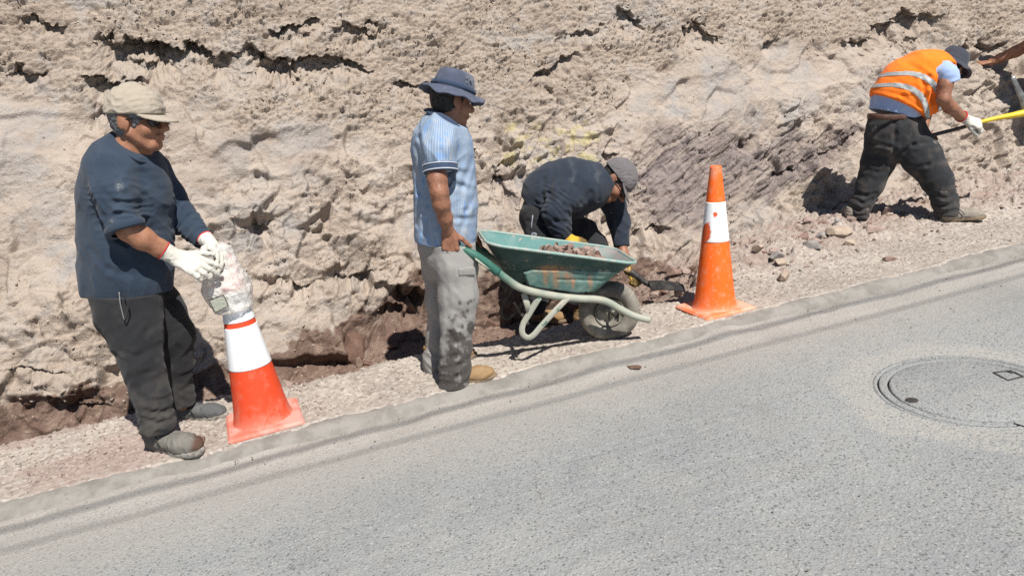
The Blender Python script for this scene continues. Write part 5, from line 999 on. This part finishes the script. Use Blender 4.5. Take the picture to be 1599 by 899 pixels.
dots = np.max([np.exp(-(((px-x)/r)**2+((py-y)/(r*1.3))**2)**2) for x, y, r in ((718, 473, 3), (731, 473, 2.6), (724, 492, 3.4), (730, 485, 2.6), (697, 524, 3), (722, 510, 3), (727, 495, 2.5), (735, 470, 2.2))], 0)*nearl
tB = part('trousers', (v, f), gpant, rb_, True, {'stain': np.maximum(np.maximum(wet, dots*.85), .35*np.clip(fbm2(px*.03, py*.025+9, 4)-.1, 0, 1)*sstep(480, 560, py))})
part('pocket_flap', polygonise(disp(rbox(W(729, 424, 3.716), (.088, .012, .040), .005, frame([1, .30, 0], [.14, 0, 1])), folds(.002, (20, 20, 20), 3)), .0035), gpant, tB, True, {'stain': np.zeros(1)} if 0 else None)
# body: head turned to the barrow, bare right arm and fist on the grip
hB = W(706, 157, 3.92); fB = unit([.80, .50, -.16]); uB = unit([.10, .06, 1]); hsB = 1.02
(hv, Pt, Rh) = skin_head(hB, fB, uB, hsB, W(692, 204, 3.93), .066, extra=[seg(W(694, 196, 3.93), W(692, 226, 3.93), .075, .11, .09, .12)])
gp = W(719, 389, YN-.06); gdir = unit(near[6]-near[0]); bk = unit([-.30, -.93, .15]); bk = unit(bk-gdir*(bk@gdir)); wr = W(700, 358, 3.735)
knd = unit(np.array([.10, .02, -1.0])); hp = hand_prims(wr, knd, unit([-.15, -1, .05]), -1, 1.10, curl=(1.25, 1.3, 1.3, 1.25), spread=.02, thumb=(.75, .75, -.35), tcurl=.1)
arm = union([(q, .02) for q in chain([(681, 256, 3.70, 14.5, .052), (683, 280, 3.68, 15, .054), (686, 300, 3.66, 14.0, .051), (689, 318, 3.67, 13.2, .050), (695, 340, 3.70, 11, .042), (700, 360, 3.735, 8.6, .032)])]+hp, .014)
arm = disp(arm, lambda p: .0012*perlin3(p*60), .004); av = polygonise(arm, .0036)
arm2 = polygonise(union(chain([(708, 250, 4.15, 14, .05), (716, 305, 4.20, 12, .048), (728, 352, 4.24, 9, .036)])+hand_prims(W(729, 356, 4.24), unit([.1, .02, -1]), unit([.15, 1, .05]), 1, 1.05, curl=(1.2, 1.25, 1.25, 1.2), thumb=(.75, .7, -.3)), .015), .005)
cor = core(chain([(694, 205, 3.93, 24, .10), (694, 290, 3.93, 34, .12), (696, 390, 3.93, 30, .11)])+chain([(706, 385, 3.86, 20, .08), (714, 480, 3.81, 14, .055), (712, 590, 3.8, 11, .04)])+chain([(686, 385, 4.0, 18, .07), (688, 480, 4.05, 12, .05), (680, 572, 4.06, 9, .04)])+chain([(690, 212, 3.80, 14, .04), (686, 260, 3.71, 11, .04)])+chain([(700, 212, 4.07, 13, .04), (708, 260, 4.15, 11, .04)]))
body(rb_, [hv, av, arm2, cor], skinB); eyes(Pt, Rh, hsB, rb_, eye_m)
dkhair = mat('dark_hair', (.018, .017, .016), .65, (.05, .048, .045), 60, .5, .7, .8, 170, .005); part('hair', hair_mesh(hB, Rh, hsB, -.080, .03, .008, seed=5), dkhair, rb_)
(hm, Rt) = bucket(hB, Rh, 1.04, .10, .0, .152, 2, .020); hatn = cloth_mat('faded_navy_hat', (.070, .082, .125), (.15, .165, .21), fade=.9); v, f = hm; bh = part('bucket_hat', (v, f), hatn, rb_, True, {'stain': np.zeros(len(v))})
for dx, dz in ((.03, .075), (.055, .072), (.035, .055)):
    o = hB+Rt@(np.array([dx-.02, -.083, dz+.035])*1.04); Re = np.stack([Rt[:, 0], Rt[:, 2], -Rt[:, 1]], -1); part('eyelet', lathe([(.0035, .004), (.007, .005), (.0075, .0), (.0035, .0)], o, Re, 14), mat('eyelet_metal', (.2, .21, .24), .4, bump=0), bh)
part('hat_band', lathe([(.1015*1.04, .0), (.1075*1.04, .002), (.1050*1.04, .022), (.1000*1.04, .024)], hB+Rt@np.array([-.008*1.04, 0, .051*1.04]), Rt, 64, 1.10, .96), navyk, bh)
# boots
boot = cloth_mat('muddy_tan_boot', (.25, .150, .072), (.33, .235, .14), (.14, .105, .08), fade=.8, sheen=0); bsole = mat('mud_sole', (.23, .17, .11), .95, (.13, .10, .075), 25, .4, .65)
h3 = Gf(698, 603); t3 = Gf(774, 588); shoe(rb_, h3, t3, NST, boot, bsole, None, None, None, .13, 1.1)
h4 = Gf(666, 582); t4 = Gf(742, 556); shoe(rb_, h4, t4, NST, boot, bsole, None, None, None, .13, 1.05)

# ---------------------------------------------------------------- man bending in the trench
YC = 4.89; rc = thing('person', 'man in dark top, grey cap and yellow gloves crouching behind the wheelbarrow', 'person', G(850, 492, -.16))
dnavy = cloth_mat('dark_navy_top', (.022, .030, .046), (.048, .058, .075), (.2, .2, .2)); track = cloth_mat('black_track_trousers', (.022, .022, .025), (.042, .042, .044), (.5, .5, .5))
S = union([(q, .07) for q in chain([(842, 322, 4.89, 27, .17), (852, 305, 4.89, 36, .185), (872, 298, 4.89, 44, .195), (900, 293, 4.89, 43, .205), (924, 288, 4.89, 32, .20), (942, 280, 4.89, 20, .11)])]+
          [(q, .05) for q in chain([(902, 288, 4.73, 28, .08), (884, 308, 4.67, 24, .075), (866, 332, 4.64, 20, .065), (874, 354, 4.65, 16, .055), (879, 366, 4.66, 14, .05)])]+[(q, .05) for q in chain([(946, 292, 5.05, 23, .08), (958, 318, 5.09, 18, .07), (967, 348, 5.09, 15.5, .06), (971, 386, 5.03, 12, .047)])], .06)
cr = crease([([(905, 262), (898, 290), (880, 320)], 4.65, .012, .010), ([(850, 280), (846, 305), (850, 330)], 4.71, .012, .010), ([(866, 268), (858, 300), (862, 325)], 4.69, .012, .010), ([(882, 262), (872, 290), (850, 332)], 4.67, .010, .009), ([(920, 300), (905, 316), (890, 335)], 4.69, .014, .012), ([(850, 332), (868, 344), (884, 346)], 4.59, .009, .010), ([(862, 346), (880, 350)], 4.59, .008, .008), ([(938, 268), (930, 290), (934, 312)], 4.75, .012, .010), ([(880, 300), (866, 318)], 4.59, .010, .009), ([(950, 330), (968, 336)], 5.03, .010, .008)])
S = disp(S, addf(drape(.013, 41, (75, 20, -40), 4, 14), bunch(W(884, 308, 4.67), W(866, 332, 4.64)-W(884, 308, 4.67), 90, .009, 0, .3, 5), cr)); a1 = unit(W(879, 366, 4.66)-W(874, 354, 4.65)); a2 = unit(W(971, 386, 5.03)-W(967, 348, 5.09)); pc1 = W(877, 361, 4.425); pc2 = W(971, 385, 5.03)
S = cut(S, zone(pc1, .09, plane(pc1, a1+np.array([.3, 0, 0]))), zone(pc2, .08, plane(pc2, a2)), plane(W(826, 322, 4.89), [-.86, 0, -.62]), zone(W(952, 268, 4.89), .11, plane(W(945, 272, 4.89), [.9, -.1, .3])), k=.004)
v, f = polygonise(S, .0065); part('long_sleeved_top', (v, f), dnavy, rc, True, {'stain': np.clip(.25*fbm2(v[:, 0]*12, v[:, 2]*12, 3)-.1, 0, .2)})
S = union([(q, .05) for q in chain([(844, 324, 4.89, 27, .17), (838, 340, 4.85, 24, .15), (848, 368, 4.77, 25, .11), (872, 398, 4.69, 22, .095), (850, 440, 4.73, 18, .08), (834, 484, 4.76, 16, .075)])]+[(q, .05) for q in chain([(846, 330, 4.95, 25, .13), (872, 350, 5.03, 28, .11), (908, 368, 5.05, 26, .10), (926, 386, 5.03, 22, .09), (912, 430, 5.03, 17, .08), (900, 472, 5.03, 15, .075)])])
S = disp(S, addf(drape(.011, 51, (35, -40), 4, 15), crease([([(828, 460), (848, 468)], 4.67, .009, .010), ([(824, 472), (848, 480)], 4.67, .009, .010), ([(826, 345), (850, 352)], 4.73, .010, .008)]))); S = cut(S, plane(W(840, 488, 4.76), [0, 0, -1]), k=.004)
v, f = polygonise(S, .0065); trC = part('trousers', (v, f), track, rc, True, {'stain': np.zeros(len(v))})
def front_y(vv, px0, py0):                            # depth of the nearest surface point at a photo pixel
    px, py = project(vv); d = np.hypot(px-px0, py-py0); k = d < max(2.0, np.partition(d, 8)[8]); return vv[k][:, 1].min()
def on_front(vv, px0, py0, out=.003): return W(px0, py0, front_y(vv, px0, py0)-out)
part('side_stripe', tube([on_front(v, *k) for k in ((832, 336), (831, 343), (830, 350), (830, 357))], .0045, 6, .4), piping, trC)
eo = on_front(v, 834, 366, .004); Re = np.stack([[1., 0, 0], [0, 0, 1.], [0, -1., 0]], -1); part('emblem', merge(lathe([(.009, 0), (.012, .001), (.013, 0)], eo, Re, 18, 1.3, .9), tube([eo+np.array([-.006, -.002, -.004]), eo+np.array([-.002, -.002, .005]), eo+np.array([.002, -.002, -.003]), eo+np.array([.007, -.002, .004])], .002, 5)), piping, trC)
part('emblem_line', tube([on_front(v, 826, 374, .004), on_front(v, 834, 374, .004), on_front(v, 843, 373, .004)], .0028, 5, .4), piping, trC)
hCc = W(962, 283, 4.87); fC = unit([.50, -.30, -.80]); uC = unit([.82, -.05, .55]); hsC = 1.06
(hv, Pt, Rh) = skin_head(hCc, fC, uC, hsC, W(934, 284, 4.89), .066, extra=[seg(W(938, 283, 4.89), W(912, 289, 4.89), .07, .11, .09, .13)])
arm = polygonise(union(chain([(868, 344, 4.65, 11, .040), (880, 366, 4.66, 8.5, .033), (888, 374, 4.66, 7.5, .030)]), .01), .005); arm2 = polygonise(union(chain([(967, 360, 5.08, 10, .038), (973, 394, 5.01, 8, .031), (980, 416, 4.91, 7, .027)]), .01), .005)
cor = core(chain([(845, 325, 4.89, 20, .12), (872, 298, 4.89, 28, .13), (915, 290, 4.89, 22, .12)])+chain([(842, 335, 4.85, 15, .09), (870, 396, 4.71, 13, .05), (836, 480, 4.76, 9, .04)])+chain([(850, 335, 4.95, 16, .08), (922, 384, 5.03, 13, .05), (902, 466, 5.03, 9, .04)])+chain([(905, 290, 4.73, 15, .045), (868, 334, 4.65, 11, .038), (878, 360, 4.66, 9, .034)])+chain([(946, 295, 5.03, 13, .045), (966, 350, 5.08, 9, .036)]))
body(rc, [hv, arm, arm2, cor], skinB); eyes(Pt, Rh, hsC, rc, eye_m); part('hair', hair_mesh(hCc, Rh, hsC, -.070, .030, .007, seed=7), dkhair, rc); glasses(rc, Pt, hsC)
c1_, c2_, _, _ = cap_meshes(hCc, Rh, hsC, .0, .080, .019, .020, seed=9, brim_drop=.15); gcap = cloth_mat('grey_cap', (.135, .125, .13), (.20, .185, .185), fade=.7); cpc = part('cap', c1_, gcap, rc, True, {'stain': np.zeros(len(c1_[0]))}); part('cap_brim', c2_, gcap, cpc, True, {'stain': np.zeros(len(c2_[0]))})
bt = Pt(-.014, 0, .142); part('cap_button', lathe([(.009, 0), (.007, .004), (.001, .006)], bt, np.stack([Rh[:, 0], Rh[:, 1], Rh[:, 2]], -1), 12), gcap, cpc)
w1_ = W(886, 372, 4.65); glove(rc, w1_, W(913, 380, 4.59)-w1_, unit([.25, -.55, .8]), 1, yellow_glove, w1_-W(876, 362, 4.66), .032, None, .94, curl=(.25, .3, .35, .4), stain=lambda v: .8*sstep(900, 908, project(v)[0]), thumb=(.6, .7, -.2))
w2_ = W(980, 420, 4.89); glove(rc, w2_, W(996, 440, 4.83)-w2_, unit([.6, -.7, .35]), -1, yellow_glove, w2_-W(975, 402, 4.99), .030, None, 1.0, curl=(1.0, 1.1, 1.1, 1.1), stain=lambda v: .85*(fbm2(v[:, 0]*40, v[:, 2]*40, 2) > -.15))
f1 = G(828, 500, -.15); shoe(rc, f1, f1+.29*unit(G(850, 498, -.15)-f1+np.array([.02, -.06, 0])), NST, boot, bsole, None, lace_m, None, .12, 1.0)
f2 = W(898, 478, 5.03); f2 = uvz(*to_uv(f2), -.16); shoe(rc, f2, f2+.28*unit([.95, -.1, .12]), NST, boot, bsole, None, None, None, .12, 1.0)

# ---------------------------------------------------------------- digger in the orange vest
YD = 5.97; rd = thing('person', 'man in orange reflective vest and grey bucket hat bending forward, seen from behind', 'person', W(1412, 340, 5.95))
jeans = cloth_mat('black_jeans', (.022, .024, .028), (.040, .042, .044), (.12, .10, .085), fade=.5, speck=((.14, .13, .12), 9, .66)); hiviz = cloth_mat('orange_vest', (.98, .20, .014), (.98, .26, .035), (.5, .2, .1), fade=.5); lblue = cloth_mat('light_blue_shirt', (.33, .44, .70), (.42, .53, .76)); reflect = mat('silver_reflective', (.33, .35, .36), .45, (.43, .44, .44), 20, .4, .6, .2, 60, .002)
S = union([(q, .05) for q in chain([(1396, 180, 5.97, 37, .16), (1397, 205, 5.97, 41, .165), (1393, 222, 5.97, 40, .15)])]+[(q, .035) for q in chain([(1384, 215, 6.00, 30, .13), (1372, 250, 6.03, 25, .115), (1358, 290, 6.05, 20, .10), (1345, 320, 6.05, 16, .09), (1339, 342, 6.05, 15, .088)])]+[(q, .035) for q in chain([(1416, 212, 5.93, 31, .13), (1440, 246, 5.89, 29, .12), (1463, 281, 5.86, 22, .10), (1476, 314, 5.85, 18, .092), (1480, 338, 5.85, 18, .092)])])
cr = crease([([(1332, 300), (1356, 306), (1370, 302)], 5.93, .012, .012), ([(1328, 312), (1350, 318), (1364, 312)], 5.93, .011, .014), ([(1325, 324), (1345, 330), (1358, 325)], 5.93, .010, .014), ([(1460, 304), (1478, 310), (1494, 306)], 5.74, .012, .012), ([(1460, 318), (1478, 322), (1496, 316)], 5.74, .011, .014), ([(1462, 330), (1478, 333), (1496, 328)], 5.74, .010, .012), ([(1402, 244), (1390, 230), (1360, 222)], 5.85, .014, .012), ([(1404, 242), (1424, 226), (1450, 222)], 5.82, .014, .012), ([(1398, 186), (1400, 240)], 5.80, .009, .014), ([(1430, 262), (1450, 258), (1472, 246)], 5.76, .014, .009), ([(1350, 262), (1372, 270), (1384, 268)], 5.90, .014, .008)])
S = disp(S, addf(drape(.013, 61, (42, -48, 12), 2.8, 11), bunch(W(1352, 302, 6.05), W(1339, 342, 6.05)-W(1352, 302, 6.05), 68, .009, -.0, .3, 24), bunch(W(1470, 300, 5.86), W(1480, 338, 5.85)-W(1470, 300, 5.86), 68, .009, -.0, .3, 25), cr)); S = cut(S, plane(W(1395, 178, 5.97), [.03, 0, 1]), zone(W(1339, 342, 6.05), .15, plane(W(1339, 341, 6.05), [0, 0, -1])), zone(W(1480, 338, 5.85), .15, plane(W(1480, 337, 5.85), [0, 0, -1])), k=.004)
v, f = polygonise(S, .0072); px, py = project(v); trD = part('trousers', (v, f), jeans, rd, True, {'stain': np.clip(.45*np.clip(fbm2(px*.045, py*.05, 4), 0, 1)+.4*sstep(300, 340, py)*(.5+.5*fbm2(px*.08, py*.08, 3)), 0, .6)}); vD = v
beltm = mat('brown_belt', (.075, .035, .025), .6, (.12, .065, .05), 30, .45, .65); bl_ = []
for x in np.linspace(1358, 1433, 14): bl_.append(on_front(vD, x, 183-.0*x, .004) if 1360 < x < 1431 else W(x, 183, 5.93))
part('belt', tube(spline([W(1355, 181, 6.0)]+[W(x, 181+2.5*math.sin((x-1358)/75*3.1), 5.97-.166*math.sqrt(max(0, 1-((x-1396)/41)**2))-.010) for x in np.linspace(1358, 1434, 12)]+[W(1436, 183, 6.0)], 4), .020, 8, .3, YH), beltm, trD)
tors = [(1393, 178, 5.97, 37, .165), (1405, 155, 5.96, 41, .18), (1420, 136, 5.95, 42, .20), (1443, 119, 5.94, 36, .21), (1466, 108, 5.93, 24, .17)]
sS = union([(q, .06) for q in chain([(a, b_, c, r*.95, d*.96) for a, b_, c, r, d in tors])]+[(q, .04) for q in chain([(1468, 108, 5.78, 15, .065), (1479, 116, 5.72, 14, .068), (1484, 131, 5.70, 14, .064)])]+[(q, .04) for q in chain([(1466, 112, 6.12, 20, .075), (1474, 125, 6.16, 17, .07)])], .05)
pq = W(1481, 132, 5.70); sdr = unit(W(1483, 138, 5.70)-W(1476, 118, 5.72)); sS = cut(disp(sS, folds(.006, (14, 14, 14), 71)), plane(W(1394, 180, 5.97), [-.3, 0, -1]), zone(pq, .12, plane(pq, sdr)), plane(W(1478, 102, 5.93), [.8, 0, .5]), k=.004); v, f = polygonise(sS, .007); part('shirt', (v, f), lblue, rd, True, {'stain': np.zeros(len(v))})
vS = union([(q, .06) for q in chain([(a, b_, c, r*1.03+1, d+.012) for a, b_, c, r, d in tors])]+[(q, .05) for q in chain([(1430, 165, 5.90, 26, .13), (1450, 158, 5.88, 22, .10)])], .05); armh = union([seg(W(1485, 116, 5.60), W(1492, 152, 5.60), .095, .10), seg(W(1484, 124, 5.72), W(1496, 112, 5.70), .095, .09)])
crv = crease([([(1384, 140), (1410, 150), (1440, 172)], 5.76, .012, .008), ([(1372, 155), (1400, 158), (1436, 178)], 5.77, .010, .008), ([(1440, 120), (1446, 150), (1456, 178)], 5.72, .014, .014), ([(1430, 100), (1450, 120), (1462, 160)], 5.72, .014, .010), ([(1424, 150), (1440, 168)], 5.74, .010, .010), ([(1400, 120), (1420, 140)], 5.75, .012, .006)])
vS = disp(vS, addf(drape(.014, 81, (60, -30, 20), 4, 13), crv)); vS = sub(vS, armh, .006); vS = cut(vS, plane(W(1396, 165, 5.97), [-.42, .0, -.90]), plane(W(1474, 100, 5.93), [.8, 0, .45]), k=.004)
vv, ff = polygonise(vS, .0068); px, py = project(vv); ax_ = unit(np.array([1470-1394, 108-176.])); s = (px-1394)*ax_[0]+(py-176)*ax_[1]; tt = -(px-1394)*ax_[1]+(py-176)*ax_[0]; s2 = s+.013*(tt-8)**2
band = lambda c, w: (np.abs(s2-c) < w); fq = ff; sc = s2[fq].mean(1); mid = (np.abs(sc-28) < 4.6)|(np.abs(sc-56) < 4.8)
vest = part('reflective_vest', (vv, ff), [hiviz, reflect], rd, True, {'stain': np.zeros(len(vv))})
me = vest.data; me.polygons.foreach_set('material_index', np.zeros(len(me.polygons), np.int32))
for c0 in (50, 77):                                    # reflective bands: strips lifted off the vest
    k = np.abs(sc-c0) < 4.7; used = np.unique(fq[k]); mp_ = -np.ones(len(vv), int); mp_[used] = np.arange(len(used)); nr = np.zeros_like(vv); fn = np.cross(vv[fq[:, 1]]-vv[fq[:, 0]], vv[fq[:, 2]]-vv[fq[:, 0]])
    for j in range(4): np.add.at(nr, fq[:, j], fn)
    nr /= np.linalg.norm(nr, axis=1, keepdims=True)+1e-9; part('reflective_strip', (vv[used]+nr[used]*.003, mp_[fq[k]]), reflect, vest)
hD = W(1483, 107, 5.93); uD = unit([.60, .15, .80]); fDv = unit([.62, .50, -.60]); (hv, Pt, Rh) = skin_head(hD, fDv, uD, 1.05, W(1466, 114, 5.93), .066, extra=[seg(W(1468, 112, 5.93), W(1450, 122, 5.93), .08, .12, .1, .14)], vox=.005)
wD = W(1507, 186, 5.84); armD = union(chain([(1474, 116, 5.72, 10, .050), (1476, 133, 5.70, 11, .055), (1473, 155, 5.68, 9.5, .050), (1484, 168, 5.72, 9.5, .048), (1498, 180, 5.80, 7.2, .038), (1509, 188, 5.84, 6, .031)]), .02); armD = polygonise(armD, .0045)
armD2 = polygonise(union(chain([(1464, 118, 6.12, 9, .05), (1452, 160, 6.20, 8, .045), (1443, 200, 6.02, 6, .033)])+hand_prims(W(1442, 202, 6.0), unit([.1, -.2, -1]), unit([.2, .9, .1]), 1, 1.0, curl=(1.2, 1.2, 1.2, 1.2)), .015), .006)
cor = core(chain([(1396, 190, 5.97, 28, .11), (1420, 140, 5.95, 28, .13), (1455, 116, 5.94, 18, .12)])+chain([(1384, 210, 6.0, 18, .08), (1358, 290, 6.05, 11, .05), (1340, 335, 6.05, 8, .045)])+chain([(1416, 212, 5.93, 18, .08), (1463, 281, 5.86, 12, .05), (1479, 332, 5.85, 9, .045)])+chain([(1460, 114, 5.8, 11, .04), (1476, 130, 5.71, 9, .04)])+chain([(1462, 116, 6.08, 11, .04), (1466, 122, 6.12, 8, .04)]))
body(rd, [hv, armD, armD2, cor], skinB); eyes(Pt, Rh, 1.05, rd, eye_m); part('hair', hair_mesh(hD, Rh, 1.05, -.080, .03, .008, seed=11, vox=.006), dkhair, rd)
(hm, Rt) = bucket(hD, Rh, 1.06, -.22, .0, .150, 4, .030, .10); v, f = hm; part('bucket_hat', (v, f), cloth_mat('charcoal_hat', (.050, .054, .072), (.085, .09, .11), fade=.8), rd, True, {'stain': np.zeros(len(v))})
glove(rd, wD, W(1532, 196, 5.82)-wD, unit([.1, -.75, .65]), 1, white_glove, wD-W(1494, 176, 5.78), .044, red_edge, 1.2, curl=(.9, 1.0, 1.05, 1.05), thumb=(.35, .9, -.4))
sD = cloth_mat('tan_grey_shoe', (.24, .215, .18), (.31, .28, .24), fade=.8, sheen=0); f3 = W(1466, 343, 5.85); g3 = verge_z(np.array([to_uv(f3)[0]]), np.array([to_uv(f3)[1]]), False)
q = W(1470, 346, 5.83); shoe(rd, q, q+.31*unit([.97, -.16, .10]), ZUP, sD, bsole, None, lace_m, None, .09, 1.05); q = W(1330, 346, 6.02); shoe(rd, q, q+.30*unit([.30, .95, .10]), ZUP, sD, bsole, None, None, None, .10, 1.05)

# ---------------------------------------------------------------- worker at the right edge: only an arm reaches into the picture
pxb, pyb = project(bank_v); k = np.argmin(np.hypot(pxb-1526, pyb-104)); YE = float(bank_v.reshape(-1, 3)[k, 1])-.05
re_ = thing('person', 'worker at the right edge whose bare forearm reaches in and rests on the rock', 'person', W(1660, 330, YE-.55)*[1, 1, 0]+[0, 0, .75])
we = W(1546, 97, YE-.03); hp = hand_prims(we, W(1516, 102, YE)-we, unit([.1, -.35, .9]), 1, 1.0, curl=(.35, .4, .42, .45), thumb=(.65, .7, -.25), spread=.12)
sh5 = W(1740, 10, YE-.45); arm = polygonise(disp(union([(q, .02) for q in chain([(1547, 97, YE-.03, 6, .030), (1562, 91, YE-.06, 7, .034), (1586, 81, YE-.12, 9.0, .044), (1606, 71, YE-.18, 9.5, .047), (1628, 56, YE-.28, 11, .054), (1652, 40, YE-.40, 13, .064)])]+hp, .012), lambda p: .001*perlin3(p*60), .004), .004)
hE = W(1670, -60, YE-.5); (hv, Pt, Rh) = skin_head(hE, [-.9, .4, -.2], [0, 0, 1], 1.03, W(1670, -10, YE-.52), .062, vox=.008)
T5 = chain([(1670, 0, YE-.52, 28, .13), (1670, 45, YE-.52, 40, .22), (1670, 150, YE-.52, 36, .18), (1670, 215, YE-.52, 34, .17)]); L5 = chain([(1656, 210, YE-.5, 22, .12), (1648, 300, YE-.5, 14, .08), (1642, 385, YE-.5, 12, .07)])+chain([(1684, 210, YE-.56, 22, .12), (1696, 300, YE-.58, 14, .08), (1706, 385, YE-.6, 12, .07)])
arm5 = chain([(1690, 40, YE-.7, 15, .07), (1706, 110, YE-.75, 11, .055), (1690, 170, YE-.75, 9, .045)]); body(re_, [hv, arm, polygonise(union(arm5, .02), .008), core([((q[0]), q[1]+.03, q[2]-.03) for q in chain([(1670, 0, YE-.52, 16, .07), (1670, 200, YE-.52, 24, .1)])], .02)], skinA)
v, f = polygonise(disp(union([(q, .05) for q in T5]+[(q, .04) for q in chain([(1670, 40, YE-.48, 18, .08), (1654, 44, YE-.42, 15, .07)])]), folds(.007, (9, 9, 5), 91)), .012); part('shirt', (v, f), navy, re_, True, {'stain': np.zeros(len(v))})
v, f = polygonise(disp(union(L5, .04), folds(.006, (9, 9, 6), 92)), .012); part('trousers', (v, f), blk, re_, True, {'stain': np.zeros(len(v))})
for x, yy in ((1642, YE-.5), (1706, YE-.6)): q = W(x, 400, yy); shoe(re_, q+np.array([.08, 0, 0]), q+np.array([-.20, .08, 0]), ZUP, gshoe, sole_g, None, None, None, .11, 1.0)
(hm, Rt) = bucket(hE, Rh, 1.04); v, f = hm; part('bucket_hat', (v, f), hatn, re_, True, {'stain': np.zeros(len(v))})
